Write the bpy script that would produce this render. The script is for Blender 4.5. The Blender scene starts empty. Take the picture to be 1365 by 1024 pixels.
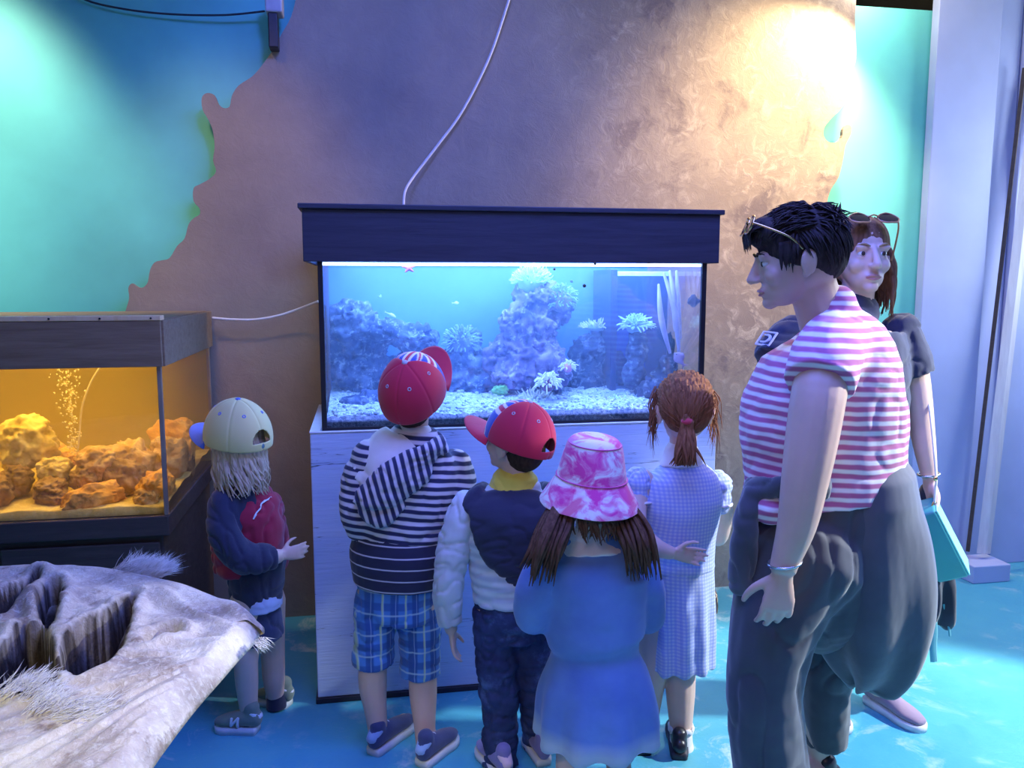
import bpy, bmesh, math, random
import numpy as np
from mathutils import Vector, Matrix, Euler

random.seed(7)
SC = bpy.context.scene
COL = SC.collection
R = math.radians

# ------------------------------------------------------------------ camera
F_PX = 1100.0
CAM_H = 1.4
YAW, PITCH = R(10.3), R(7.0)
cd = bpy.data.cameras.new('camera')
cd.sensor_width = 36.0
cd.lens = 36.0 * F_PX / 1365.0
cd.clip_start = 0.02
cam = bpy.data.objects.new('camera', cd)
cam.location = (0, 0, CAM_H)
cam.rotation_euler = (R(90) - PITCH, 0, -YAW)
COL.objects.link(cam)
SC.camera = cam


def ray(px, py):
    x = (px - 682.5) / F_PX
    z = -(py - 512) / F_PX
    y2 = math.cos(PITCH) + z * math.sin(PITCH)
    z2 = -math.sin(PITCH) + z * math.cos(PITCH)
    return Vector((x * math.cos(YAW) + y2 * math.sin(YAW), -x * math.sin(YAW) + y2 * math.cos(YAW), z2))


def P(px, py, Y):
    """point of the place seen at a photo pixel, at depth Y"""
    r = ray(px, py)
    return Vector((0, 0, CAM_H)) + r * (Y / r.y)


def PF(px, py, h=0.0):
    r = ray(px, py)
    return Vector((0, 0, CAM_H)) + r * ((h - CAM_H) / r.z)


# ------------------------------------------------------------------ objects
def V(*a):
    return Vector(a)


def thing(name, label, cat, loc=(0, 0, 0), group=None):
    o = bpy.data.objects.new(name, None)
    o.empty_display_size = 0.1
    COL.objects.link(o)
    o.location = loc
    o['label'] = label
    o['category'] = cat
    if group:
        o['group'] = group
    return o


def base_of(o):
    while o.parent:
        o = o.parent
    return Vector(o.location)


def obj(name, geo, m, parent=None, origin=None, smooth=True, label=None):
    """geo is a bmesh or mesh in world coordinates"""
    if isinstance(geo, bmesh.types.BMesh):
        me = bpy.data.meshes.new(name)
        geo.to_mesh(me)
        geo.free()
    else:
        me = geo
    me.name = name
    o = bpy.data.objects.new(name, me)
    COL.objects.link(o)
    loc = Vector(origin) if origin is not None else Vector((0, 0, 0))
    if parent is not None:
        o.parent = parent
        me.transform(Matrix.Translation(-base_of(parent)))
    else:
        me.transform(Matrix.Translation(-loc))
        o.location = loc
    for k in (m if isinstance(m, (list, tuple)) else [m]):
        me.materials.append(k)
    if smooth:
        me.polygons.foreach_set('use_smooth', [True] * len(me.polygons))
    if label:
        o['label'] = label
    return o


def tag(o, label, cat, group=None, kind=None):
    o['label'] = label
    o['category'] = cat
    if group:
        o['group'] = group
    if kind:
        o['kind'] = kind
    return o


def struct(o):
    o['kind'] = 'structure'
    return o


# ------------------------------------------------------------------ shapes
def B():
    return bmesh.new()


def box(bm, lo, hi, bev=0.0, M=None):
    lo, hi = Vector(lo), Vector(hi)
    r = bmesh.ops.create_cube(bm, size=1.0)
    vs = r['verts']
    c = (lo + hi) / 2
    d = hi - lo
    for v in vs:
        v.co = Vector((v.co.x * d.x, v.co.y * d.y, v.co.z * d.z)) + c
    if bev > 0:
        es = list({e for v in vs for e in v.link_edges})
        rr = bmesh.ops.bevel(bm, geom=es, offset=bev, segments=2, affect='EDGES', profile=0.5)
        vs = list({v for f in rr['faces'] for v in f.verts} | {v for v in vs if v.is_valid})
    if M is not None:
        for v in vs:
            v.co = M @ v.co
    return vs


def cyl(bm, a, b, r, r2=None, n=16):
    a, b = Vector(a), Vector(b)
    r2 = r if r2 is None else r2
    d = (b - a)
    q = d.to_track_quat('Z', 'Y')
    ra = [bm.verts.new(a + q @ V(r * math.cos(2 * math.pi * k / n), r * math.sin(2 * math.pi * k / n), 0)) for k in range(n)]
    rb = [bm.verts.new(b + q @ V(r2 * math.cos(2 * math.pi * k / n), r2 * math.sin(2 * math.pi * k / n), 0)) for k in range(n)]
    for k in range(n):
        bm.faces.new((ra[k], ra[(k + 1) % n], rb[(k + 1) % n], rb[k]))
    bm.faces.new(ra[::-1])
    bm.faces.new(rb)


def crom(pts, sub):
    """catmull-rom through equal-length vectors (numpy)"""
    p = np.array(pts, float)
    n = len(p)
    out = []
    for i in range(n - 1):
        p0 = p[max(i - 1, 0)]
        p1, p2 = p[i], p[i + 1]
        p3 = p[min(i + 2, n - 1)]
        for k in range(sub):
            t = k / sub
            out.append(0.5 * ((2 * p1) + (-p0 + p2) * t + (2 * p0 - 5 * p1 + 4 * p2 - p3) * t * t + (-p0 + 3 * p1 - 3 * p2 + p3) * t ** 3))
    out.append(p[-1])
    return np.array(out)


def tube(bm, pts, rad, side=None, n=14, sub=4, cap=True, flat_end=False, flat_start=None):
    """closed swept surface; rad: r or (a, b) per point; a lies along `side`"""
    rr = [(r, r) if not isinstance(r, (tuple, list)) else tuple(r) for r in rad]
    arr = np.array([[*p, *r] for p, r in zip(pts, rr)], float)
    if sub > 1 and len(arr) > 1:
        arr = crom(arr, sub)
    C = [Vector(a[:3]) for a in arr]
    A = [max(a[3], 1e-5) for a in arr]
    Bb = [max(a[4], 1e-5) for a in arr]
    m = len(C)
    sd = Vector(side) if side is not None else None
    rings = []
    prev = None
    for i in range(m):
        t = (C[min(i + 1, m - 1)] - C[max(i - 1, 0)])
        if t.length < 1e-9:
            t = V(0, 0, 1)
        t.normalize()
        ref = sd if sd is not None else (prev if prev is not None else (V(1, 0, 0) if abs(t.x) < 0.8 else V(0, 1, 0)))
        s = ref - t * ref.dot(t)
        if s.length < 1e-4:
            s = t.orthogonal()
        s.normalize()
        prev = s
        u = t.cross(s)
        rings.append((C[i], t, s, u, A[i], Bb[i]))
    seq = []
    if flat_start is None:
        flat_start = flat_end
    if cap and not flat_start:
        c, t, s, u, a, b = rings[0]
        e = min(a, b)
        for k in (1.0, 0.72, 0.4):
            f = math.sqrt(max(0, 1 - k * k)) if k < 1 else 0.05
            seq.append((c - t * e * k, s, u, a * f, b * f))
    for c, t, s, u, a, b in rings:
        seq.append((c, s, u, a, b))
    if cap and not flat_end:
        c, t, s, u, a, b = rings[-1]
        e = min(a, b)
        for k in (0.4, 0.72, 1.0):
            f = math.sqrt(max(0, 1 - k * k)) if k < 1 else 0.05
            seq.append((c + t * e * k, s, u, a * f, b * f))
    last = None
    first = None
    for c, s, u, a, b in seq:
        ring = [bm.verts.new(c + s * (a * math.cos(2 * math.pi * k / n)) + u * (b * math.sin(2 * math.pi * k / n))) for k in range(n)]
        if last:
            for k in range(n):
                bm.faces.new((last[k], last[(k + 1) % n], ring[(k + 1) % n], ring[k]))
        else:
            first = ring
        last = ring
    if cap:
        bm.faces.new(first[::-1])
        bm.faces.new(last)


def ell(bm, c, r, M=None, seg=20):
    res = bmesh.ops.create_uvsphere(bm, u_segments=seg, v_segments=max(6, seg // 2), radius=1.0)
    c = Vector(c)
    if not isinstance(r, (tuple, list)):
        r = (r, r, r)
    for v in res['verts']:
        p = V(v.co.x * r[0], v.co.y * r[1], v.co.z * r[2])
        v.co = c + ((M @ p) if M is not None else p)
    return res['verts']


def lathe(bm, prof, c, n=32, M=None, sx=1, sy=1):
    """prof: (radius, z) list; open ends stay open"""
    last = None
    c = Vector(c)
    for r, z in prof:
        ring = []
        for k in range(n):
            p = V(sx * r * math.cos(2 * math.pi * k / n), sy * r * math.sin(2 * math.pi * k / n), z)
            ring.append(bm.verts.new(c + (M @ p if M is not None else p)))
        if last:
            for k in range(n):
                bm.faces.new((last[k], last[(k + 1) % n], ring[(k + 1) % n], ring[k]))
        last = ring


def prism(bm, pts2, y0, y1):
    """outline in x,z extruded from y0 to y1"""
    a = [bm.verts.new((p[0], y0, p[1])) for p in pts2]
    b = [bm.verts.new((p[0], y1, p[1])) for p in pts2]
    n = len(a)
    f1 = bm.faces.new(a)
    f2 = bm.faces.new(b[::-1])
    for k in range(n):
        bm.faces.new((a[k], b[k], b[(k + 1) % n], a[(k + 1) % n]))
    bmesh.ops.recalc_face_normals(bm, faces=bm.faces[:])


def remesh(bm, voxel, smooth=5, fac=0.5):
    """overlapping closed shapes -> one continuous skin"""
    bmesh.ops.recalc_face_normals(bm, faces=bm.faces[:])
    me = bpy.data.meshes.new('tmp')
    bm.to_mesh(me)
    bm.free()
    o = bpy.data.objects.new('tmp', me)
    COL.objects.link(o)
    md = o.modifiers.new('r', 'REMESH')
    md.mode = 'VOXEL'
    md.voxel_size = voxel
    md.use_smooth_shade = True
    if smooth:
        s = o.modifiers.new('s', 'SMOOTH')
        s.factor = fac
        s.iterations = smooth
    dg = bpy.context.evaluated_depsgraph_get()
    out = bpy.data.meshes.new_from_object(o.evaluated_get(dg))
    bpy.data.objects.remove(o)
    bpy.data.meshes.remove(me)
    return out


_rng = np.random.RandomState(3)
_TAB = _rng.rand(64, 64, 64).astype(np.float32)


def vnoise(p, f):
    """value noise 0..1, p (n,3)"""
    f = np.array(f, float) if not np.isscalar(f) else np.array([f, f, f], float)
    q = p * f + 1000.0
    i = np.floor(q).astype(int)
    t = q - i
    t = t * t * (3 - 2 * t)
    i0 = i & 63
    i1 = (i + 1) & 63
    def g(a, b, c):
        return _TAB[a[:, 0], b[:, 1], c[:, 2]]
    x, y, z = t[:, 0], t[:, 1], t[:, 2]
    c00 = g(i0, i0, i0) * (1 - x) + g(i1, i0, i0) * x
    c10 = g(i0, i1, i0) * (1 - x) + g(i1, i1, i0) * x
    c01 = g(i0, i0, i1) * (1 - x) + g(i1, i0, i1) * x
    c11 = g(i0, i1, i1) * (1 - x) + g(i1, i1, i1) * x
    return (c00 * (1 - y) + c10 * y) * (1 - z) + (c01 * (1 - y) + c11 * y) * z


def fbm(p, f, o=4):
    s, a, w = 0, 1.0, 0
    f = np.array(f, float) if not np.isscalar(f) else np.array([f, f, f], float)
    for k in range(o):
        s = s + a * vnoise(p + 7.3 * k, f * (2 ** k))
        w += a
        a *= 0.5
    return s / w


def get_co(me):
    a = np.empty(len(me.vertices) * 3)
    me.vertices.foreach_get('co', a)
    return a.reshape(-1, 3)


def get_no(me):
    a = np.empty(len(me.vertices) * 3)
    me.vertex_normals.foreach_get('vector', a)
    return a.reshape(-1, 3)


def set_co(me, co):
    me.vertices.foreach_set('co', np.ascontiguousarray(co).ravel())
    me.update()


def push(me, fn):
    co, no = get_co(me), get_no(me)
    set_co(me, co + no * fn(co, no)[:, None])
    return me


def to_me(bm, name='m'):
    me = bpy.data.meshes.new(name)
    bm.to_mesh(me)
    bm.free()
    return me


def rock_me(c, r, seed=0, rough=0.35, sub=4, rz=0.0, f=2.2):
    bm = B()
    bmesh.ops.create_icosphere(bm, subdivisions=sub, radius=1.0)
    me = to_me(bm)
    p = get_co(me)
    q = p + seed * 3.17
    d = 1 + rough * 2 * (fbm(q, f, 5) - 0.5) - rough * 0.5 * np.abs(vnoise(q + 9, f * 2.3) - 0.5)
    p = p * d[:, None]
    # squared-off faces
    p = np.sign(p) * np.abs(p) ** 0.9
    p = p * np.array(r)
    cz, sz = math.cos(rz), math.sin(rz)
    p = np.stack([p[:, 0] * cz - p[:, 1] * sz, p[:, 0] * sz + p[:, 1] * cz, p[:, 2]], 1) + np.array(c)
    set_co(me, p)
    return me


# ------------------------------------------------------------------ materials
class Nd:
    def __init__(s, name):
        s.m = bpy.data.materials.new(name)
        s.m.use_nodes = True
        s.t = s.m.node_tree
        s.t.nodes.clear()
        s.out = s.t.nodes.new('ShaderNodeOutputMaterial')

    def n(s, typ, ins=None, **kw):
        x = s.t.nodes.new('ShaderNode' + typ)
        for k, v in kw.items():
            setattr(x, k, v)
        for k, v in (ins or {}).items():
            s.put(x, k, v)
        return x

    def put(s, x, k, v):
        sock = x.inputs[k]
        if isinstance(v, bpy.types.NodeSocket):
            s.t.links.new(v, sock)
        elif isinstance(v, bpy.types.Node):
            s.t.links.new(v.outputs[0], sock)
        else:
            if isinstance(v, (tuple, list)) and len(v) == 3 and sock.type == 'RGBA':
                v = (*v, 1)
            sock.default_value = v

    def co(s, scale=(1, 1, 1), rot=(0, 0, 0), loc=(0, 0, 0)):
        tc = s.n('TexCoord')
        mp = s.n('Mapping', {'Scale': scale, 'Rotation': rot, 'Location': loc})
        s.t.links.new(tc.outputs['Object'], mp.inputs[0])
        return mp.outputs[0]

    def math(s, op, a, b=0.0, clamp=False):
        return s.n('Math', {0: a, 1: b}, operation=op, use_clamp=clamp).outputs[0]

    def noise(s, vec, scale, detail=4, rough=0.55, dist=0.0):
        return s.n('TexNoise', {'Vector': vec, 'Scale': scale, 'Detail': detail, 'Roughness': rough, 'Distortion': dist}).outputs[0]

    def ramp(s, fac, stops):
        r = s.n('ValToRGB', {0: fac})
        cr = r.color_ramp
        while len(cr.elements) < len(stops):
            cr.elements.new(0.5)
        for e, (p, c) in zip(cr.elements, stops):
            e.position = p
            e.color = (*c, 1) if len(c) == 3 else c
        return r.outputs[0]

    def mix(s, fac, a, b, blend='MIX'):
        x = s.n('Mix', data_type='RGBA', blend_type=blend)
        s.put(x, 0, fac)
        s.put(x, 6, a)
        s.put(x, 7, b)
        return x.outputs[2]

    def bsdf(s, col, rough=0.7, bump=None, bstr=0.3, bdist=0.01, **kw):
        b = s.n('BsdfPrincipled', {'Base Color': col, 'Roughness': rough})
        for k, v in kw.items():
            s.put(b, k.replace('_', ' '), v)
        if bump is not None:
            bp = s.n('Bump', {'Strength': bstr, 'Distance': bdist, 'Height': bump})
            s.t.links.new(bp.outputs[0], b.inputs['Normal'])
        s.t.links.new(b.outputs[0], s.out.inputs[0])
        return s.m


def plain(name, col, rough=0.6, var=0.12, scale=20, bstr=0.2, **kw):
    """a colour with a little procedural variation and grain"""
    d = Nd(name)
    c = d.co()
    nz = d.noise(c, scale, 5)
    lo = tuple(x * (1 - var) for x in col)
    hi = tuple(min(1, x * (1 + var)) for x in col)
    col_ = d.ramp(nz, [(0.3, lo), (0.7, hi)])
    return d.bsdf(col_, rough, nz, bstr, 0.004, **kw)


def fabric(name, col, var=0.15, rough=0.9, weave=900, fold=9, sheen=0.3):
    d = Nd(name)
    c = d.co()
    nz = d.noise(c, 6, 4)
    fine = d.noise(c, weave * 0.4, 2)
    lo = tuple(x * (1 - var) for x in col)
    hi = tuple(min(1, x * (1 + var)) for x in col)
    col_ = d.ramp(nz, [(0.3, lo), (0.7, hi)])
    return d.bsdf(col_, rough, d.math('ADD', d.math('MULTIPLY', fine, 0.15), d.noise(c, fold, 3)), 0.25, 0.01, Sheen_Weight=sheen)


def glass(name, tint=(0.93, 0.97, 1.0), gloss=0.08, rough=0.02):
    d = Nd(name)
    tr = d.n('BsdfTransparent', {'Color': tint})
    gl = d.n('BsdfGlossy', {'Color': (1, 1, 1), 'Roughness': rough})
    lw = d.n('LayerWeight', {'Blend': 0.25})
    fac = d.math('ADD', d.math('MULTIPLY', lw.outputs['Facing'], 0.35), gloss, True)
    mx = d.n('MixShader', {0: fac, 1: tr, 2: gl})
    d.t.links.new(mx.outputs[0], d.out.inputs[0])
    return d.m


def glow(name, col, strength):
    d = Nd(name)
    e = d.n('Emission', {'Color': col, 'Strength': strength})
    d.t.links.new(e.outputs[0], d.out.inputs[0])
    return d.m
# ================================================================== materials of the place
def m_floor():
    d = Nd('floor_paint')
    c = d.co()
    n1 = d.noise(c, 1.6, 6, 0.6)
    n2 = d.noise(c, 6, 8, 0.72, 0.6)
    base = d.ramp(n1, [(0.3, (0.06, 0.35, 0.50)), (0.55, (0.09, 0.42, 0.52)), (0.75, (0.14, 0.50, 0.52))])
    # worn, chalky scuffs
    sc = d.ramp(n2, [(0.54, (0, 0, 0)), (0.70, (1, 1, 1))])
    n3 = d.ramp(d.noise(c, 1.1, 3), [(0.40, (0, 0, 0)), (0.56, (1, 1, 1))])
    k = d.math('MULTIPLY', sc, d.math('MULTIPLY', n3, 0.95))
    col = d.mix(k, base, (0.62, 0.72, 0.70))
    crk = d.noise(c, 22, 6, 0.7)
    rgh = d.math('ADD', d.math('MULTIPLY', n2, 0.3), 0.30)
    return d.bsdf(col, rgh, d.math('ADD', crk, d.math('MULTIPLY', n2, 1.5)), 0.35, 0.006)


def m_cutout():
    d = Nd('painted_rock_board')
    c = d.co()
    big = d.noise(c, 1.3, 5, 0.6)
    mid = d.noise(c, 3.4, 8, 0.68, 0.5)
    fine = d.noise(c, 15, 10, 0.72, 1.0)
    base = d.ramp(big, [(0.30, (0.24, 0.185, 0.15)), (0.55, (0.35, 0.275, 0.21)), (0.75, (0.46, 0.37, 0.27))])
    # sponged paint: dark blots and pale specks gathered towards the right half
    sp = d.n('SeparateXYZ', {0: c})
    right = d.ramp(sp.outputs[0], [(0.42, (0, 0, 0)), (0.62, (1, 1, 1))])
    right = d.n('MapRange', {0: sp.outputs[0], 1: 0.15, 2: 0.75, 3: 0.0, 4: 1.0}).outputs[0]
    dk = d.math('MULTIPLY', d.ramp(mid, [(0.53, (0, 0, 0)), (0.63, (1, 1, 1))]), d.math('MULTIPLY', right, 0.6))
    col = d.mix(dk, base, (0.12, 0.085, 0.10))
    lt = d.math('MULTIPLY', d.ramp(fine, [(0.50, (0, 0, 0)), (0.66, (1, 1, 1))]), d.math('MULTIPLY', d.math('ADD', d.math('MULTIPLY', right, 0.6), 0.05), d.ramp(d.noise(c, 4.5, 4), [(0.38, (0, 0, 0)), (0.62, (1, 1, 1))])))
    col = d.mix(lt, col, (0.68, 0.56, 0.42))
    bmp = d.math('ADD', fine, d.math('MULTIPLY', mid, 1.2))
    return d.bsdf(col, 0.75, bmp, 0.3, 0.012)


def m_plank_stand():
    d = Nd('painted_planks')
    c = d.co()
    wav = d.noise(d.co((1.0, 1, 9)), 2.2, 6, 0.6)
    grain = d.noise(d.co((3, 3, 40)), 3, 6)
    col = d.ramp(wav, [(0.3, (0.44, 0.55, 0.78)), (0.7, (0.56, 0.65, 0.82))])
    # long horizontal drying cracks
    crack = d.noise(d.co((1.2, 1, 26)), 1.6, 3, 0.5, 0.2)
    lvl = d.ramp(crack, [(0.495, (0, 0, 0)), (0.5, (1, 1, 1)), (0.505, (0, 0, 0))])
    gate = d.ramp(d.noise(d.co((2.2, 1, 7), loc=(3, 0, 1)), 2.0, 2), [(0.5, (0, 0, 0)), (0.56, (1, 1, 1))])
    k = d.math('MULTIPLY', lvl, gate)
    col = d.mix(d.math('MULTIPLY', k, 0.9), col, (0.06, 0.07, 0.12))
    return d.bsdf(col, 0.6, d.math('SUBTRACT', grain, d.math('MULTIPLY', k, 3)), 0.3, 0.006)


def m_wood(name, a, b, stretch=(1, 1, 12), scale=3, rough=0.6):
    d = Nd(name)
    c = d.co(stretch)
    n1 = d.noise(c, scale, 7, 0.65, 0.5)
    return d.bsdf(d.ramp(n1, [(0.3, a), (0.7, b)]), rough, n1, 0.25, 0.004)


M = {}
M['floor'] = m_floor()
M['teal'] = plain('teal_wall_paint', (0.16, 0.65, 0.56), 0.55, 0.10, 3, 0.12)
M['cutout'] = m_cutout()
M['lavender'] = plain('lavender_wall_paint', (0.46, 0.49, 0.72), 0.5, 0.06, 4, 0.1)
M['dark_wall'] = plain('dark_blue_wall_paint', (0.10, 0.13, 0.30), 0.7, 0.1, 4)
M['ceiling'] = plain('ceiling_board', (0.50, 0.42, 0.24), 0.8, 0.15, 6)
M['beam'] = m_wood('ceiling_beam_wood', (0.12, 0.08, 0.05), (0.22, 0.15, 0.09), (1, 8, 8))
M['hood'] = m_wood('black_stained_wood', (0.024, 0.022, 0.040), (0.045, 0.042, 0.068), (1, 10, 14), 4, 0.5)
M['black'] = plain('black_silicone', (0.012, 0.012, 0.018), 0.4)
M['stand'] = m_plank_stand()
M['rimwhite'] = plain('white_painted_rim', (0.78, 0.78, 0.84), 0.5, 0.04)
M['plinth'] = plain('dark_plinth', (0.02, 0.02, 0.035), 0.6)
M['glass'] = glass('aquarium_glass', (0.96, 0.98, 1.0), 0.02)
M['water_surface'] = glass('water_surface', (0.9, 0.96, 1.0), 0.05, 0.08)
M['cable_white'] = plain('white_cable', (0.75, 0.68, 0.66), 0.5, 0.05)
M['cable_dark'] = plain('dark_cable', (0.02, 0.03, 0.05), 0.5)
M['grey_box'] = plain('grey_box_paint', (0.45, 0.42, 0.45), 0.5)
M['metal'] = plain('dark_metal', (0.03, 0.03, 0.035), 0.4, Metallic=0.6)
M['pale_wood'] = m_wood('pale_wood_strip', (0.85, 0.50, 0.22), (0.95, 0.66, 0.36), (8, 1, 1), 3)
M['brown_wood'] = m_wood('brown_stained_wood', (0.055, 0.036, 0.030), (0.095, 0.065, 0.055), (1, 6, 10), 4, 0.6)
M['hood_brown'] = m_wood('weathered_hood_wood', (0.22, 0.125, 0.06), (0.32, 0.20, 0.11), (1, 8, 12), 5, 0.7)
M['plank_pale'] = m_wood('weathered_plank', (0.55, 0.50, 0.55), (0.70, 0.66, 0.70), (10, 10, 1), 3)

# ================================================================== the setting
WALL_Y = 3.56
bm = B()
box(bm, (-3.2, -1.0, -0.1), (3.9, 4.6, 0.0))
struct(obj('floor', bm, M['floor'], smooth=False))
bm = B()
box(bm, (-3.2, WALL_Y, 0.0), (2.63, WALL_Y + 0.05, 2.64))
struct(obj('wall_back', bm, M['teal'], smooth=False))
# lavender boarding beside the teal wall: three wide boards with open joints
wr = None
bm = B()
for x0, x1, y in ((2.60, 2.925, 3.50), (2.93, 3.06, 3.53), (3.065, 3.75, 3.50)):
    box(bm, (x0, y, 0.0), (x1, y + 0.05, 2.95), 0.004)
struct(obj('wall_right_back', bm, M['lavender'], smooth=False))
bm = B()
box(bm, (3.75, -1.0, 0.0), (3.85, 4.5, 2.95))
struct(obj('wall_right', bm, M['lavender'], smooth=False))
bm = B()
box(bm, (-3.2, -1.0, 0.0), (-3.1, 4.5, 2.95))
struct(obj('wall_left', bm, M['teal'], smooth=False))
bm = B()
box(bm, (-3.2, 4.5, 0.0), (3.9, 4.6, 2.95))
struct(obj('wall_far', bm, M['dark_wall'], smooth=False))
bm = B()
box(bm, (-3.2, -1.0, 2.95), (3.9, 4.6, 3.05))
struct(obj('ceiling', bm, M['ceiling'], smooth=False))
bm = B()
box(bm, (2.35, 3.62, 2.80), (2.43, 4.5, 2.95), 0.004)
struct(obj('trim_1', bm, M['beam'], smooth=False))


def pl(pts, Y):
    return [(P(x, y, Y).x, P(x, y, Y).z) for x, y in pts]


# ------------------------------------------------------------------ painted rock cut-out
CUT_Y = 3.45
left = [(112, 520), (140, 470), (160, 432), (166, 418), (172, 398), (171, 384), (176, 378), (184, 383), (191, 383), (197, 376), (200, 360), (206, 350), (216, 347), (226, 344),
        (236, 328), (246, 318), (251, 300), (258, 291), (266, 286), (266, 278), (258, 268), (258, 251), (266, 246), (280, 238), (288, 228),
        (284, 214), (286, 196), (284, 176), (278, 160), (270, 146), (269, 130), (276, 124), (286, 127), (291, 138), (298, 144), (306, 142), (309, 128), (318, 114), (336, 102), (350, 86), (364, 66),
        (376, 44), (388, 22), (396, -10), (402, -60)]
right = [(1146, -60), (1140, 20), (1141, 66), (1140, 82), (1135, 96), (1133, 112), (1129, 130), (1120, 146), (1108, 158), (1099, 170), (1098, 181), (1104, 189), (1114, 190), (1122, 184), (1124, 172),
         (1129, 166), (1135, 169), (1134, 180), (1127, 194), (1124, 212), (1118, 236), (1108, 252), (1103, 268), (1106, 275), (1118, 276), (1120, 290), (1124, 330), (1132, 400), (1128, 470), (1140, 540), (1150, 620)]


def smooth_poly(pts, sub=3):
    a = crom([(x, y, 0) for x, y in pts], sub)
    return [(p[0], p[1]) for p in a]


lw_ = pl(smooth_poly(left), CUT_Y)
rw_ = pl(smooth_poly(right), CUT_Y)
poly = [(-1.55, 0.0), (-1.45, 0.5)] + lw_ + [(lw_[-1][0] + 0.05, 2.9), (rw_[0][0] - 0.02, 2.9)] + rw_ + [(2.25, 0.4), (2.2, 0.0)]
bm = B()
prism(bm, poly, CUT_Y, CUT_Y + 0.02)
bmesh.ops.triangulate(bm, faces=[f for f in bm.faces if len(f.verts) > 4])
o = obj('rock_cutout', bm, M['cutout'], origin=(0.5, CUT_Y, 0), smooth=False)
tag(o, 'large board cut like a jagged rock and painted mottled grey brown behind the aquariums', 'backdrop')

# ------------------------------------------------------------------ cables, wall box, lamp
def cable(pts, r, m, label, name='cable', sub=8):
    bm = B()
    tube(bm, pts, [r] * len(pts), n=8, sub=sub)
    o = obj(name, bm, m, origin=pts[len(pts) // 2])
    tag(o, label, 'cable', 'cables on the wall' if name == 'cable' else None)
    return o


cable([P(690, -40, 3.42), P(672, 20, 3.42), P(650, 82, 3.42), P(615, 150, 3.42), P(580, 198, 3.41), P(551, 236, 3.38), P(540, 255, 3.3), P(538, 273, 3.2)], 0.0055, M['cable_white'],
      'white cable slanting down the rock backdrop to the lid of the big aquarium')
cable([P(284, 424, 3.38), P(310, 426, 3.38), P(340, 426, 3.38), P(370, 421, 3.38), P(398, 412, 3.36), P(424, 402, 3.28)], 0.005, M['cable_white'],
      'white cable sagging between the small amber tank and the big aquarium')
cable([P(80, -30, 3.54), P(110, -2, 3.54), P(165, 12, 3.53), P(230, 19, 3.52), P(300, 20, 3.5), P(352, 15, 3.48)], 0.004, M['cable_dark'],
      'thin dark cable drooping along the top of the teal wall')
t = thing('wall_box', 'small grey box with a black underside high on the wall', 'box', P(366, 10, 3.40))
a, b = P(353, -12, 3.38), P(377, 18, 3.38)
bm = B(); box(bm, (a.x, 3.36, b.z), (b.x, 3.45, a.z), 0.006); obj('housing', bm, M['grey_box'], t, smooth=False)
bm = B(); box(bm, (a.x + 0.008, 3.37, P(0, 46, 3.38).z), (b.x - 0.02, 3.44, b.z), 0.004); obj('bracket', bm, M['metal'], t, smooth=False, label='black bracket')

# ================================================================== big aquarium
TX0, TX1, TY0, TY1 = -0.13, 1.168, 2.70, 3.28
T = thing('aquarium', 'large aquarium with black hood on a pale blue planked stand', 'aquarium', (0.52, 2.99, 0))
# stand
bm = B()
sx0, sx1, sy0, sy1 = -0.172, 1.219, 2.688, 3.30
box(bm, (sx0, sy0, 0.02), (sx1, sy0 + 0.012, 0.918), 0.003)
box(bm, (sx0, sy0 + 0.012, 0.02), (sx0 + 0.035, sy1, 0.918), 0.003)
box(bm, (sx1 - 0.035, sy0 + 0.012, 0.02), (sx1, sy1, 0.918), 0.003)
box(bm, (sx0 + 0.035, sy0 + 0.012, 0.85), (sx1 - 0.035, sy1, 0.895))
stand = obj('stand', bm, M['stand'], T, smooth=False)
bm = B()
box(bm, (sx0 - 0.002, sy0 - 0.003, 0.9185), (sx1 + 0.002, sy0 + 0.009, 0.924), 0.002)
box(bm, (sx0 - 0.002, sy0 + 0.009, 0.9185), (sx0 + 0.033, sy1, 0.924), 0.002)
box(bm, (sx1 - 0.033, sy0 + 0.009, 0.9185), (sx1 + 0.002, sy1, 0.924), 0.002)
obj('rim', bm, M['rimwhite'], T, smooth=False, label='white rim')
bm = B(); box(bm, (sx0 - 0.006, sy0 - 0.006, 0.0), (sx1 + 0.006, sy1, 0.0195), 0.003); obj('plinth', bm, M['plinth'], T, smooth=False, label='dark plinth')
# tank panes
def pane(lo, hi, name='pane', m='glass'):
    bm = B(); box(bm, lo, hi)
    return obj(name, bm, M[m], T, smooth=False)
z0, z1 = 0.8955, 1.50
bm = B(); box(bm, (TX0, TY0, z0), (TX1, TY1, z0 + 0.01)); obj('bottom_pane', bm, M['black'], T, smooth=False)
pane((TX0, TY0, z0 + 0.01), (TX1, TY0 + 0.008, z1), 'front_pane')
pane((TX0, TY0 + 0.008, z0 + 0.01), (TX0 + 0.008, TY1, z1), 'side_pane')
pane((TX1 - 0.008, TY0 + 0.008, z0 + 0.01), (TX1, TY1, z1), 'side_pane')
d = Nd('blue_back_film')
cc = d.co()
nn = d.noise(cc, 2.5, 5)
M['backfilm'] = d.bsdf(d.ramp(nn, [(0.3, (0.09, 0.26, 0.80)), (0.7, (0.17, 0.38, 0.88))]), 0.5)
bm = B(); box(bm, (TX0 + 0.008, TY1 - 0.008, z0 + 0.01), (TX1 - 0.008, TY1, z1)); obj('back_pane', bm, M['backfilm'], T, smooth=False, label='blue back pane')
for x0, x1 in ((TX0 - 0.004, TX0 + 0.012), (TX1 - 0.014, TX1 + 0.004)):
    bm = B(); box(bm, (x0, TY0 - 0.003, z0), (x1, TY0 + 0.011, z1), 0.002); obj('corner_seal', bm, M['black'], T, smooth=False)
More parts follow.
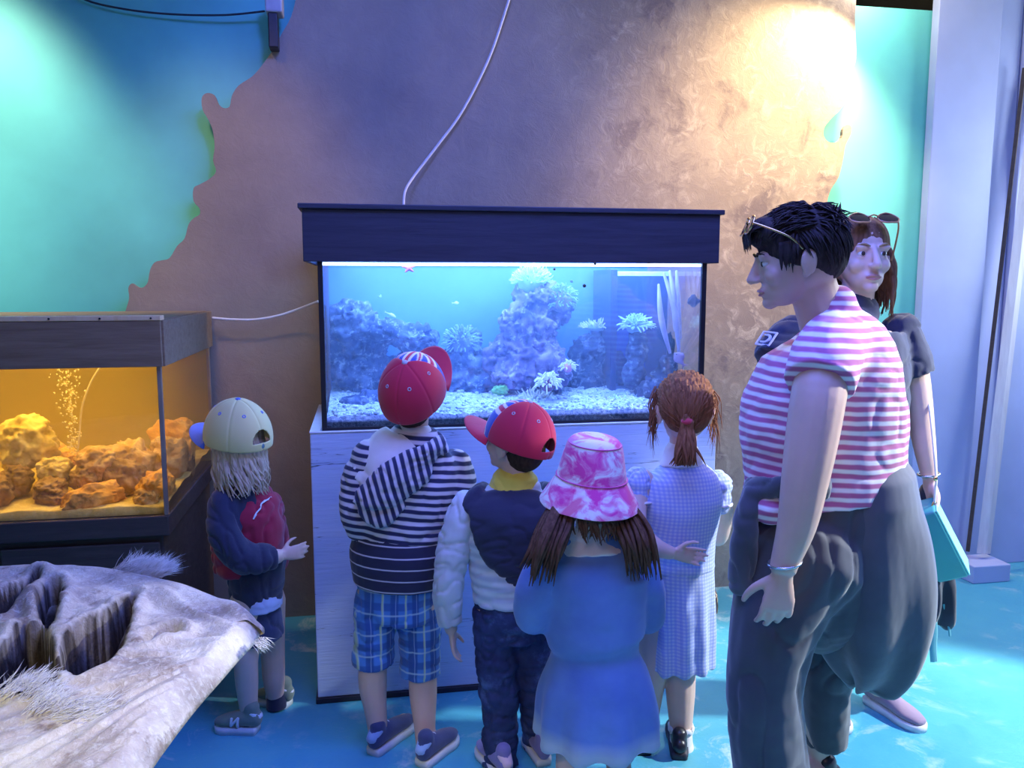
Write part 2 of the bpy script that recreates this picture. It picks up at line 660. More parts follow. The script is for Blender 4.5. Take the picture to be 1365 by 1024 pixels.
bm = B(); box(bm, (TX0 - 0.003, TY0 - 0.004, 0.9), (TX1 + 0.003, TY0 - 0.0005, 0.934), 0.001); obj('base_trim', bm, M['black'], T, smooth=False)
# hood
hx0, hx1, hy0, hy1 = -0.176, 1.208, 2.682, 3.31
bm = B()
zb, zt = 1.466, 1.628
box(bm, (hx0, hy0, zb), (hx1, hy0 + 0.015, zt), 0.002)
box(bm, (hx0, hy1 - 0.015, zb), (hx1, hy1, zt), 0.002)
box(bm, (hx0, hy0 + 0.015, zb), (hx0 + 0.015, hy1 - 0.015, zt), 0.002)
box(bm, (hx1 - 0.015, hy0 + 0.015, zb), (hx1, hy1 - 0.015, zt), 0.002)
obj('hood', bm, M['hood'], T, smooth=False)
bm = B(); box(bm, (hx0 - 0.012, hy0 - 0.012, 1.6285), (hx1 + 0.012, hy1 + 0.01, 1.645), 0.003); obj('lid', bm, M['hood'], T, smooth=False)
bm = B(); box(bm, (TX0 + 0.01, TY0 + 0.012, 1.455), (TX1 - 0.012, TY0 + 0.03, 1.464), 0.002)  # water surface reflection under the hood gap, put in as a glowing bar
obj('waterline_glow', bm, glow('strip_glow', (0.55, 0.72, 1.0), 9.0), T, smooth=False, label='glowing blue white bar in place of the water line reflection')
for k in range(2):
    bm = B(); cyl(bm, (TX0 + 0.06, 2.86 + 0.26 * k, 1.56), (TX1 - 0.06, 2.86 + 0.26 * k, 1.56), 0.013)
    obj('lamp_tube', bm, glow('tube_glow%d' % k, (0.35, 0.6, 1.0), 3.0), T)
# water
d = Nd('blue_water')
tr = d.n('BsdfTransparent', {'Color': (0.97, 0.99, 1.0)})
d.t.links.new(tr.outputs[0], d.out.inputs[0])
vs_ = d.n('VolumeScatter', {'Color': (0.42, 0.62, 1.0), 'Density': 0.75, 'Anisotropy': 0.2})
va_ = d.n('VolumeAbsorption', {'Color': (0.35, 0.65, 1.0), 'Density': 0.25})
ad = d.n('AddShader', {0: vs_, 1: va_})
d.t.links.new(ad.outputs[0], d.out.inputs[1])
M['water'] = d.m
bm = B(); box(bm, (TX0 + 0.009, TY0 + 0.009, z0 + 0.011), (TX1 - 0.009, TY1 - 0.009, 1.453))
o = obj('water', bm, M['water'], T, smooth=False)

# ------------------------------------------------------------------ what is in the big aquarium
def m_rock(name, a, b, c, sp=(0.6, 0.7, 0.8), spk=0.5):
    d = Nd(name)
    co = d.co()
    n1 = d.noise(co, 7, 8, 0.65, 0.4)
    n2 = d.noise(co, 38, 8, 0.7)
    col = d.ramp(n1, [(0.38, a), (0.5, b), (0.62, c)])
    k = d.math('MULTIPLY', d.ramp(n2, [(0.54, (0, 0, 0)), (0.62, (1, 1, 1))]), spk)
    return d.bsdf(d.mix(k, col, sp), 0.8, d.math('ADD', n2, n1), 0.6, 0.01)


M['rock_blue'] = m_rock('reef_rock', (0.02, 0.035, 0.12), (0.07, 0.10, 0.25), (0.22, 0.28, 0.48), spk=.6)
M['rock_purple'] = m_rock('coralline_rock', (0.07, 0.06, 0.19), (0.20, 0.15, 0.36), (0.38, 0.31, 0.55), (0.7, 0.7, 0.85), 0.5)
M['rock_dark'] = m_rock('dark_reef_rock', (0.01, 0.015, 0.05), (0.035, 0.05, 0.13), (0.10, 0.13, 0.24), spk=0.35)
M['pebble'] = m_rock('shell_grit', (0.40, 0.46, 0.55), (0.62, 0.68, 0.75), (0.85, 0.88, 0.92), (0.1, 0.14, 0.25), 0.5)
M['coral_pale'] = plain('pale_coral', (0.62, 0.85, 0.82), 0.6, 0.2, 30)
M['coral_cream'] = plain('cream_coral', (0.85, 0.85, 0.80), 0.6, 0.12, 40)
M['coral_blue'] = plain('blue_grey_coral', (0.30, 0.45, 0.62), 0.7, 0.3, 25)
M['pink'] = plain('pink_starfish', (0.75, 0.28, 0.50), 0.6, 0.2, 30)
M['green'] = plain('green_weed', (0.25, 0.70, 0.20), 0.7, 0.3, 40)
M['shell'] = plain('white_shell', (0.9, 0.9, 0.92), 0.4, 0.05)
M['maroon'] = plain('dark_red_rock', (0.22, 0.08, 0.16), 0.7, 0.3, 20)


def rock(name, label, c, r, m, seed, cat='rock', group=None, rough=0.35, rz=0.0, sub=4, f=2.2):
    me = rock_me(tuple(c), r, seed, rough, sub, rz, f)
    if group == 'rocks in the amber tank':
        keep_in(me, AX0 + .015, AX1 - .012, AY0 + .012, AY1 - .016, .697)
    o = obj(name, me, m, origin=c)
    tag(o, label, cat, group)
    return o


GZ = 0.965
# gravel bed
bm = B()
nx, ny = 150, 60
gv = [[None] * (ny + 1) for _ in range(nx + 1)]
pts = []
for i in range(nx + 1):
    for j in range(ny + 1):
        pts.append((TX0 + 0.012 + (TX1 - TX0 - 0.024) * i / nx, TY0 + 0.012 + (TY1 - TY0 - 0.024) * j / ny, GZ))
pa = np.array(pts)
pa[:, 2] += 0.03 * (fbm(pa, (5, 5, 5), 3) - 0.5) + 0.016 * (fbm(pa + 5, 60, 2) - 0.5) + 0.05 * (pa[:, 1] - TY0) / 0.58
k = 0
for i in range(nx + 1):
    for j in range(ny + 1):
        gv[i][j] = bm.verts.new(pa[k]); k += 1
for i in range(nx):
    for j in range(ny):
        bm.faces.new((gv[i][j], gv[i + 1][j], gv[i + 1][j + 1], gv[i][j + 1]))
lo = [bm.verts.new((gv[i][0].co.x, TY0 + 0.012, 0.907)) for i in range(nx + 1)]
for i in range(nx):
    bm.faces.new((lo[i], lo[i + 1], gv[i + 1][0], gv[i][0]))
rr = random.Random(5)
for q in range(650):
    x = rr.uniform(TX0 + 0.03, TX1 - 0.03); y = TY0 + 0.02 + 0.42 * rr.random() ** 1.6
    i = int((x - TX0 - 0.012) / (TX1 - TX0 - 0.024) * nx); j = int((y - TY0 - 0.012) / (TY1 - TY0 - 0.024) * ny)
    s = rr.uniform(0.004, 0.010)
    ell(bm, (x, y, gv[i][j].co.z + s * 0.3), (s, s * rr.uniform(0.6, 1), s * rr.uniform(0.5, 0.8)), Euler((0, 0, rr.uniform(0, 3))).to_matrix(), 7)
d = Nd('aquarium_grit')
co = d.co()
vz = d.n('SeparateXYZ', {0: co}).outputs[2]
n1 = d.noise(co, 90, 4, 0.7); n2 = d.noise(co, 9, 4)
c1 = d.ramp(n1, [(0.36, (0.16, 0.24, 0.34)), (0.5, (0.55, 0.62, 0.68)), (0.64, (0.9, 0.92, 0.95))])
c2 = d.mix(d.ramp(n2, [(0.5, (0, 0, 0)), (0.65, (1, 1, 1))]), c1, (0.35, 0.42, 0.60))
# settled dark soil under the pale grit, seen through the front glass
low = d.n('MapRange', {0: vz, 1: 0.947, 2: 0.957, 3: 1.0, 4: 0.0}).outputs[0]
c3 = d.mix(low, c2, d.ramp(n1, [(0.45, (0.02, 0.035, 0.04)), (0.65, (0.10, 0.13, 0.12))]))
M['grit'] = d.bsdf(c3, 0.8, n1, 0.6, 0.006)
o = obj('gravel', bm, M['grit'])
tag(o, 'pale speckled gravel bed of the big aquarium', 'gravel', kind='stuff')


def at(px, py, Y):
    return P(px, py, Y)


def keep_in(me, x0=TX0 + .014, x1=TX1 - .016, y0=TY0 + .012, y1=TY1 - .012, z0_=.908):
    co = get_co(me)
    co[:, 0] = np.clip(co[:, 0], x0, x1)
    co[:, 1] = np.clip(co[:, 1], y0, y1)
    co[:, 2] = np.maximum(co[:, 2], z0_)
    set_co(me, co)
    return me


def reef(name, label, boxes, m, seed, vox=0.008, amp=0.030, cat='rock'):
    """boxes: (px, py, Y, rx, ry, rz) lumps merged into one craggy piece"""
    bm = B()
    for px, py, Y, rx, ry, rz in boxes:
        ell(bm, at(px, py, Y), (rx, ry, rz), None, 14)
    me = remesh(bm, vox, 2)
    push(me, lambda p, n: amp * 2 * (fbm(p + seed, 17, 5) - 0.5) + amp * 0.7 * (np.abs(vnoise(p + seed, 34) - 0.5) * 2 - 0.5) - amp * 0.5 * (vnoise(p + seed, 75) > .62))
    keep_in(me)
    c = at(*boxes[0][:3])
    o = obj(name, me, m, origin=c)
    tag(o, label, cat, 'reef rocks in the big aquarium')
    return o


reef('reef_rock', 'broad dark blue rock slab with sloping top edge left in the big aquarium',
     [(470, 420, 3.12, 0.10, 0.10, 0.05), (500, 445, 3.1, 0.17, 0.12, 0.06), (545, 452, 3.08, 0.11, 0.10, 0.045), (450, 470, 3.16, 0.06, 0.08, 0.12), (480, 490, 3.12, 0.12, 0.10, 0.10), (530, 500, 3.14, 0.12, 0.08, 0.09), (560, 440, 3.06, 0.05, 0.06, 0.014)], M['rock_blue'], 1)
reef('reef_rock', 'tall purple rock tower standing in the middle of the big aquarium',
     [(705, 480, 3.05, 0.145, 0.12, 0.11), (702, 440, 3.07, 0.125, 0.10, 0.11), (715, 398, 3.09, 0.10, 0.09, 0.09), (745, 410, 3.1, 0.06, 0.07, 0.07), (690, 500, 3.02, 0.12, 0.12, 0.06), (735, 500, 3.0, 0.08, 0.1, 0.06), (660, 480, 3.06, 0.05, 0.06, 0.08)], M['rock_purple'], 2)
reef('reef_rock', 'low bluish rock mound between the left slab and the purple tower',
     [(620, 480, 3.12, 0.09, 0.08, 0.09), (600, 510, 3.1, 0.10, 0.09, 0.06), (640, 515, 3.06, 0.08, 0.08, 0.05), (625, 450, 3.16, 0.05, 0.05, 0.05)], M['rock_blue'], 3)
reef('reef_rock', 'dark rock bank right of the purple tower',
     [(790, 470, 3.14, 0.10, 0.09, 0.08), (775, 505, 3.12, 0.13, 0.09, 0.07), (815, 500, 3.15, 0.08, 0.08, 0.10), (800, 440, 3.17, 0.06, 0.05, 0.035)], M['rock_dark'], 4)
reef('reef_rock', 'steep dark rock at the right end of the big aquarium under the lilac weed',
     [(890, 500, 2.93, 0.055, 0.06, 0.09), (880, 525, 2.9, 0.09, 0.07, 0.06), (905, 460, 2.98, 0.04, 0.05, 0.06), (925, 520, 2.95, 0.06, 0.06, 0.1)], M['rock_dark'], 5)
reef('reef_rock', 'flat grey blue rock lying on the gravel at the left of the big aquarium',
     [(480, 536, 2.92, 0.075, 0.05, 0.025), (500, 530, 2.93, 0.05, 0.04, 0.025), (488, 523, 2.93, 0.022, 0.022, 0.016)], M['rock_blue'], 6, 0.006, 0.010)
reef('reef_rock', 'pale rubble ridge along the gravel under the purple tower',
     [(640, 542, 2.96, 0.06, 0.05, 0.025), (600, 548, 2.93, 0.06, 0.05, 0.02), (690, 546, 2.95, 0.08, 0.05, 0.022)], M['pebble'], 7, 0.006, 0.012)
reef('reef_rock', 'long low rocks on the gravel before the filter chamber',
     [(775, 538, 3.0, 0.06, 0.05, 0.025), (805, 534, 3.0, 0.06, 0.05, 0.028), (760, 545, 2.94, 0.04, 0.04, 0.02)], M['rock_blue'], 8, 0.006, 0.012)


def tentacles(bm, c, R0, n, L, r, seed, droop=0.3, up=0.2):
    q = random.Random(seed)
    for k in range(n):
        u = q.uniform(-1 + up * 2, 1); th = q.uniform(0, 2 * math.pi)
        s = math.sqrt(max(0, 1 - u * u))
        d_ = V(s * math.cos(th), s * math.sin(th), u)
        a = c + V(d_.x * R0[0], d_.y * R0[1], d_.z * R0[2])
        l = L * q.uniform(0.6, 1.2)
        j = V(q.uniform(-.4, .4), q.uniform(-.4, .4), q.uniform(-.4, .4))
        b = a + (d_ + j * 0.5) * l * 0.5
        e = b + (d_ * 0.6 + j - V(0, 0, droop)) * l * 0.5
        tube(bm, [a - d_ * r, b, e], [r, r, r * 0.75], n=6, sub=2)


def anemone(label, px, py, Y, R0, n, L, r, seed, mb, mt, up=0.2, droop=0.3, name='anemone'):
    c = at(px, py, Y)
    t = thing(name, label, name.replace('_', ' '), c, 'anemones in the big aquarium' if name == 'anemone' else 'corals in the big aquarium')
    bm = B(); ell(bm, c - V(0, 0, R0[2] * 0.25), (R0[0] * 0.85, R0[1] * 0.85, R0[2] * 0.95), None, 16)
    obj('base', push(to_me(bm), lambda p, n_: 0.12 * R0[0] * (fbm(p, 60, 2) - 0.5)), mb, t)
    bm = B(); tentacles(bm, c, R0, n, L, r, seed, droop, up)
    o = obj('tentacles', keep_in(to_me(bm)), mt, t); o['kind'] = 'stuff'
    return t


anemone('round pale anemone with drooping tentacles low in the middle of the aquarium', 730, 511, 2.86, (0.030, 0.026, 0.026), 90, 0.028, 0.0028, 1, M['maroon'], M['coral_cream'], 0.35, 0.6)
anemone('smaller pink and white anemone just above the drooping round one', 757, 489, 2.90, (0.019, 0.017, 0.018), 50, 0.016, 0.0024, 2, M['pink'], M['coral_cream'], 0.3, 0.5)
anemone('frilly pale coral clump on the gravel behind the red cap with yellow collar', 712, 534, 2.92, (0.05, 0.035, 0.02), 110, 0.03, 0.003, 3, M['coral_blue'], M['coral_cream'], 0.5, -0.2, 'coral')
anemone('bushy blue green coral clump on the gravel at the right of the big aquarium', 822, 543, 2.88, (0.048, 0.04, 0.028), 130, 0.02, 0.0035, 4, M['coral_blue'], M['coral_pale'], 0.4, 0.1, 'coral')
anemone('pale branching coral on top of the dark column inside the filter corner', 848, 434, 3.0, (0.045, 0.04, 0.028), 120, 0.03, 0.003, 5, M['coral_blue'], M['coral_pale'], 0.4, 0.2, 'coral')
anemone('thin pale coral fronds on the dark rock bank right of the purple tower', 795, 436, 3.12, (0.055, 0.03, 0.014), 80, 0.022, 0.0028, 6, M['coral_blue'], M['coral_cream'], 0.5, 0.0, 'coral')
anemone('soft pale coral crown on the very top of the purple tower', 708, 374, 3.06, (0.062, 0.055, 0.042), 260, 0.020, 0.0026, 7, M['coral_blue'], M['coral_pale'], 0.4, -0.3, 'coral')
anemone('bluish soft coral bush at the right shoulder of the purple tower', 748, 398, 3.05, (0.050, 0.05, 0.045), 200, 0.018, 0.0026, 8, M['rock_purple'], M['coral_blue'], 0.2, 0.2, 'coral')
anemone('bluish soft coral bush on the mound between slab and tower', 615, 455, 3.08, (0.060, 0.05, 0.05), 220, 0.018, 0.0026, 9, M['rock_blue'], M['coral_blue'], 0.2, 0.1, 'coral')
anemone('white shaggy coral lying on the gravel right of the striped hood', 592, 548, 2.90, (0.06, 0.04, 0.018), 140, 0.022, 0.003, 10, M['coral_blue'], M['coral_cream'], 0.5, 0.0, 'coral')
anemone('grey blue tufted coral beside the bushy clump at the right end of the gravel', 852, 540, 2.9, (0.03, 0.03, 0.028), 70, 0.02, 0.003, 11, M['rock_dark'], M['coral_blue'], 0.3, 0.0, 'coral')
# weed and little stones
rock('weed_tuft', 'bright green weed patch at the foot of the purple tower', at(668, 520, 2.95), (0.03, 0.02, 0.018), M['green'], 3, 'weed', 'green weed on the gravel', rough=0.8, f=5)
rock('weed_tuft', 'small green weed blob on the gravel beside the drooping anemone', at(722, 540, 2.82), (0.014, 0.012, 0.009), M['green'], 5, 'weed', 'green weed on the gravel', rough=0.7, f=5)
for px, py, Y, s, m, lb in [(750, 541, 2.82, 0.02, 'shell', 'white shell on the gravel below the small pink anemone'), (768, 533, 2.90, 0.022, 'coral_cream', 'cream coloured shell right of the white shell on the gravel'),
                            (768, 552, 2.80, 0.014, 'maroon', 'dark red stone on the gravel right of the drooping anemone'), (725, 548, 2.80, 0.013, 'maroon', 'dark red stone on the gravel below the drooping anemone'),
                            (586, 553, 2.78, 0.012, 'maroon', 'dark red stone on the gravel right of the striped hood'), (474, 543, 2.84, 0.010, 'shell', 'white snail shell in front of the flat grey blue rock'),
                            (785, 541, 2.88, 0.022, 'rock_purple', 'purple stone on the gravel right of the cream shell')]:
    rock('shell' if m in ('shell', 'coral_cream') else 'stone', lb, at(px, py, Y), (s * 1.25, s, s * 0.75), M[m], px, 'shell' if m in ('shell', 'coral_cream') else 'stone', 'shells on the gravel' if m in ('shell', 'coral_cream') else 'coloured stones on the gravel', rough=0.3, sub=3)


bm = B()
q = random.Random(17)
for k in range(150):
    px = q.uniform(445, 880); py = q.uniform(530, 558)
    p = at(px, py, 2.76 + (558 - py) / 28 * 0.30 + q.uniform(-.03, .03))
    p.z = max(p.z, GZ + 0.004)
    s_ = q.uniform(.005, .014)
    if k % 3:
        v = bmesh.ops.create_icosphere(bm, subdivisions=2, radius=1.0)['verts']
        o_ = q.uniform(0, 50)
        for w_ in v:
            w_.co = p + V(w_.co.x * s_ * 1.3, w_.co.y * s_, w_.co.z * s_ * .7) * (0.75 + .6 * random.Random(int((w_.co.x * 7 + w_.co.y * 13 + w_.co.z * 5 + o_) * 3)).random())
    else:
        for j in range(7):
            d_ = V(q.gauss(0, 1), q.gauss(0, 1), q.uniform(.2, 1.2)).normalized()
            tube(bm, [p, p + d_ * s_ * .9, p + d_ * s_ * 1.6 + V(q.gauss(0, .003), 0, .002)], [.0028, .0026, .002], n=6, sub=2)
o = obj('coral_rubble', bm, M['pebble'])
tag(o, 'scattered pale coral rubble lying over the gravel of the big aquarium', 'rubble', kind='stuff')


def fish(label, px, py, Y, L, H, m, rz=0.0, pitch=0.0, stripe=None):
    c = at(px, py, Y)
    t = thing('fish', label, 'fish', c, 'fish in the big aquarium')
    q = Euler((0, pitch, rz)).to_matrix()
    f = lambda x, y, z: c + q @ V(x, y, z)
    bm = B()
    tube(bm, [f(-L * .5, 0, 0), f(-L * .3, 0, 0), f(0, 0, 0), f(L * .25, 0, 0), f(L * .42, 0, -0.05 * H)], [(H * .08, H * .1), (H * .12, H * .22), (H * .22, H * .5), (H * .2, H * .42), (H * .08, H * .14)], side=q @ V(0, 1, 0), n=14, sub=5)
    obj('body', bm, m, t)
    bm = B()
    pr = [(-.46, 0), (-.72, .42), (-.62, 0), (-.72, -.42)]
    a = [bm.verts.new(f(x * L, 0.001, z * H)) for x, z in pr]; b = [bm.verts.new(f(x * L, -0.001, z * H)) for x, z in pr]
    bm.faces.new(a); bm.faces.new(b[::-1])
    for k in range(4):
        bm.faces.new((a[k], b[k], b[(k + 1) % 4], a[(k + 1) % 4]))
    obj('tail', bm, m, t)
    bm = B()
    pr = [(-.3, .2), (-.1, .62), (.15, .6), (.3, .3)]
    a = [bm.verts.new(f(x * L, 0.001, z * H)) for x, z in pr]; b = [bm.verts.new(f(x * L, -0.001, z * H)) for x, z in pr]
    bm.faces.new(a); bm.faces.new(b[::-1])
    for k in range(4):
        bm.faces.new((a[k], b[k], b[(k + 1) % 4], a[(k + 1) % 4]))
    obj('fin', bm, m, t)
    bm = B()
    for s in (-1, 1):
        ell(bm, f(L * .3, s * H * .17, H * .1), H * .06, None, 8)
    obj('eye', bm, M['black'], t)
    return t


M['fish_pale'] = plain('pale_fish_skin', (0.85, 0.88, 0.80), 0.4, 0.08)
M['fish_dark'] = plain('dark_fish_skin', (0.05, 0.06, 0.14), 0.4, 0.3)
M['fish_brown'] = plain('purple_brown_fish_skin', (0.32, 0.20, 0.34), 0.4, 0.3)
fish('tiny pale fish swimming alone above the red cap with the raised brim', 608, 404, 2.95, 0.024, 0.010, M['fish_pale'], 0.2)
fish('small bluish fish near the left glass of the big aquarium', 507, 395, 3.0, 0.02, 0.011, M['coral_blue'], 1.0)
fish('slim white fish over the sloping edge of the dark slab', 522, 420, 2.98, 0.04, 0.010, M['fish_pale'], 0.1, 0.45)
fish('purple brown fish hanging beside the steep dark rock at the right end', 905, 478, 2.84, 0.055, 0.04, M['fish_brown'], 2.4, -0.9)
fish('dark round fish high by the right glass of the big aquarium', 925, 402, 2.84, 0.05, 0.042, M['fish_dark'], 3.0, 0.1)
# snails stuck to the front glass
for k, (px, py, r, lb) in enumerate([(793, 352, 0.006, 'black snail at the bright water line on the front glass'), (739, 359, 0.0042, 'tiny black snail high on the front glass above the purple tower'),
                                     (779, 381, 0.0065, 'dark round snail on the front glass right of the purple tower'), (762, 375, 0.0055, 'faint grey snail on the front glass left of the dark round one')]):
    bm = B(); ell(bm, at(px, py, TY0 + 0.011 + r * 0.55), (r, r * 0.6, r), None, 12)
    tag(obj('snail', bm, M['coral_blue'] if k == 3 else M['black'], origin=at(px, py, TY0 + 0.02)), lb, 'snail', 'snails on the front glass')
# starfish under the bright water line
c = at(545, 357, 2.735)
bm = B()
for k in range(5):
    a = 2 * math.pi * k / 5 + 0.4
    tube(bm, [c, c + V(math.cos(a) * .012, 0, math.sin(a) * .010), c + V(math.cos(a) * .022, 0, math.sin(a) * .016)], [0.006, 0.005, 0.0025], n=8, sub=2)
tag(obj('starfish', remesh(bm, 0.0015, 2), M['pink'], origin=c), 'pink starfish on the front glass under the bright water line', 'starfish')

# filter chamber in the right corner
M['smoke_glass'] = glass('dark_blue_glass', (0.35, 0.45, 0.75), 0.04)
t = thing('filter_chamber', 'dark glass filter chamber in the back right corner of the big aquarium', 'filter', (1.0, 3.1, 0.93))
xa = at(818, 400, 3.02).x
bm = B(); box(bm, (xa, 3.02, 0.93), (1.155, 3.028, 1.44)); obj('front_pane', bm, M['smoke_glass'], t, smooth=False)
bm = B(); box(bm, (xa - 0.012, 3.012, 0.93), (xa + 0.012, 3.26, 1.45), 0.003); obj('divider', bm, plain('navy_divider', (0.02, 0.035, 0.13), 0.4), t, smooth=False, label='navy divider strip')
bm = B(); box(bm, (xa + 0.012, 3.008, 1.425), (1.155, 3.019, 1.442), 0.002); obj('top_rail', bm, M['coral_cream'], t, smooth=False, label='pale top rail')
reef('reef_rock', 'dark column of rock carrying the pale branching coral near the filter corner',
     [(848, 470, 2.98, 0.045, 0.045, 0.06), (845, 500, 2.97, 0.05, 0.05, 0.06), (850, 450, 2.99, 0.04, 0.04, 0.03)], M['rock_dark'], 9, 0.007, 0.012)
bm = B()
for k, (a, b) in enumerate([((885, 365), (905, 470)), ((893, 362), (900, 440)), ((902, 362), (907, 450)), ((878, 380), (893, 470))]):
    tube(bm, [at(*a, 2.9), at((a[0] + b[0]) / 2 + 5 - 3 * k, (a[1] + b[1]) / 2, 2.88), at(*b, 2.92)], [0.005, 0.012, 0.006], n=8, sub=6)
tag(obj('tube_weed', bm, plain('lilac_weed', (0.62, 0.50, 0.75), 0.6, 0.15), origin=at(895, 420, 2.9)), 'lilac ribbon weed hanging in the right corner of the big aquarium', 'weed')

# ================================================================== small amber tank
AX0, AX1, AY0, AY1 = -1.62, -0.600, 2.62, 3.43
A = thing('fish_tank', 'amber lit fish tank with weathered brown hood at the left', 'aquarium', (-1.1, 3.0, 0))
bm = B()
box(bm, (AX0 + 0.02, AY0 + 0.02, 0.0), (AX1 - 0.02, AY1 - 0.0, 0.626), 0.004)
cab = obj('cabinet', bm, M['brown_wood'], A, smooth=False)
bm = B()
for x0 in (AX0 + 0.03, AX0 + 0.54):
    box(bm, (x0, AY0 + 0.004, 0.06), (x0 + 0.45, AY0 + 0.0195, 0.605), 0.004)
obj('door', bm, M['brown_wood'], A, smooth=False)
bm = B(); box(bm, (AX0 - 0.004, AY0 - 0.006, 0.6265), (AX1 + 0.004, AY1, 0.69), 0.004); obj('base_trim', bm, M['brown_wood'], A, smooth=False)


def apane(lo, hi, name):
    bm = B(); box(bm, lo, hi)
    return obj(name, bm, M['aglass'], A, smooth=False)


M['aglass'] = glass('amber_tank_glass', (1.0, 0.96, 0.86), 0.02)
zA, zB = 0.6905, 1.16
apane((AX0, AY0, zA), (AX1, AY0 + 0.008, zB), 'front_pane')
apane((AX1 - 0.008, AY0 + 0.008, zA), (AX1, AY1, zB), 'side_pane')
bm = B(); box(bm, (AX0, AY1 - 0.012, zA), (AX1 - 0.008, AY1 - 0.002, zB)); obj('back_pane', bm, plain('ochre_back_film', (0.42, 0.34, 0.08), 0.6, 0.15, 3), A, smooth=False, label='ochre back pane')
bm = B(); box(bm, (AX0, AY0 + 0.008, zA), (AX0 + 0.01, AY1 - 0.012, zB)); obj('side_pane', bm, bpy.data.materials['ochre_back_film'], A, smooth=False)
M['seal'] = plain('grey_seal', (0.30, 0.22, 0.15), 0.5)
bm = B(); box(bm, (AX1 - 0.010, AY0 - 0.003, zA), (AX1 + 0.003, AY0 + 0.009, zB), 0.002); obj('corner_seal', bm, M['seal'], A, smooth=False)
bm = B(); box(bm, (AX1 - 0.010, AY1 - 0.012, zA), (AX1 + 0.003, AY1 - 0.001, zB), 0.002); obj('corner_seal', bm, M['seal'], A, smooth=False)
bm = B(); zh0, zh1 = 1.150, 1.288
box(bm, (AX0, AY0 - 0.016, zh0), (AX1 + 0.010, AY0 - 0.002, zh1), 0.002)
box(bm, (AX1 - 0.004 + 0.006, AY0 - 0.002, zh0), (AX1 + 0.016, AY1 + 0.0, zh1), 0.002)
box(bm, (AX0, AY1 - 0.013, zB + 0.002), (AX1, AY1 - 0.001, zh1), 0.002)
obj('hood', bm, M['hood_brown'], A, smooth=False)
bm = B(); box(bm, (AX0, AY0 - 0.018, 1.2885), (AX1 + 0.012, AY0 + 0.03, 1.303), 0.002); st = obj('edge_strip', bm, M['pale_wood'], A, smooth=False, label='pale wooden edging strip')
bm = B(); box(bm, (AX0, AY0 + 0.032, 1.283), (AX1, AY1 - 0.014, 1.290)); obj('lid', bm, M['hood_brown'], A, smooth=False)
for k in range(4):
    bm = B()
    p = P(65 + 68 * (k - 1), 425, AY0 - 0.018)
    cyl(bm, (p.x, AY0 - 0.0205, 1.2955), (p.x, AY0 - 0.0178, 1.2955), 0.003, n=8)
    obj('nail', bm, M['metal'], st)
bm = B(); cyl(bm, (AX0 + 0.05, 2.85, 1.25), (AX1 - 0.06, 2.85, 1.25), 0.014); obj('lamp_tube', bm, glow('amber_tube', (1.0, 0.80, 0.28), 3.0), A)
d = Nd('amber_water')
tr = d.n('BsdfTransparent', {'Color': (1.0, 0.97, 0.88)})
d.t.links.new(tr.outputs[0], d.out.inputs[0])
v1 = d.n('VolumeScatter', {'Color': (1.0, 0.82, 0.30), 'Density': 0.6, 'Anisotropy': 0.2})
v2 = d.n('VolumeAbsorption', {'Color': (1.0, 0.72, 0.22), 'Density': 0.6})
ad = d.n('AddShader', {0: v1, 1: v2})
d.t.links.new(ad.outputs[0], d.out.inputs[1])
bm = B(); box(bm, (AX0 + 0.012, AY0 + 0.009, zA + 0.001), (AX1 - 0.009, AY1 - 0.013, 1.142)); obj('water', bm, d.m, A, smooth=False)

M['rock_amber'] = m_rock('ochre_rock', (0.30, 0.16, 0.06), (0.55, 0.32, 0.12), (0.75, 0.52, 0.25), (0.85, 0.7, 0.4), 0.3)
M['rock_yellow'] = m_rock('yellow_rock', (0.45, 0.32, 0.08), (0.70, 0.52, 0.16), (0.85, 0.70, 0.3), (0.9, 0.8, 0.5), 0.3)
M['rock_orange'] = m_rock('orange_rock', (0.55, 0.24, 0.05), (0.78, 0.40, 0.09), (0.9, 0.56, 0.2), (0.5, 0.2, 0.05), 0.25)
M['rock_brownd'] = m_rock('brown_rock', (0.14, 0.07, 0.03), (0.30, 0.17, 0.07), (0.5, 0.30, 0.13), (0.7, 0.5, 0.3), 0.25)
bm = B()
pts = []
nx, ny = 60, 46
for i in range(nx + 1):
    for j in range(ny + 1):
        pts.append((AX0 + 0.013 + (AX1 - AX0 - 0.024) * i / nx, AY0 + 0.012 + (AY1 - AY0 - 0.028) * j / ny, 0.715))
pa = np.array(pts); pa[:, 2] += 0.03 * (fbm(pa, 8, 4) - 0.5) + 0.03 * (pa[:, 1] - AY0)
vs = [bm.verts.new(p) for p in pa]
for i in range(nx):
    for j in range(ny):
        a = i * (ny + 1) + j
        bm.faces.new((vs[a], vs[a + ny + 1], vs[a + ny + 2], vs[a + 1]))
for i in range(nx):
    a = i * (ny + 1); b = a + ny + 1
    l0 = bm.verts.new((vs[a].co.x, vs[a].co.y, 0.692)); l1 = bm.verts.new((vs[b].co.x, vs[b].co.y, 0.692))
    bm.faces.new((l0, l1, vs[b], vs[a]))
o = obj('gravel', bm, M['rock_yellow']); tag(o, 'yellow sand on the bottom of the amber lit tank', 'gravel', kind='stuff')
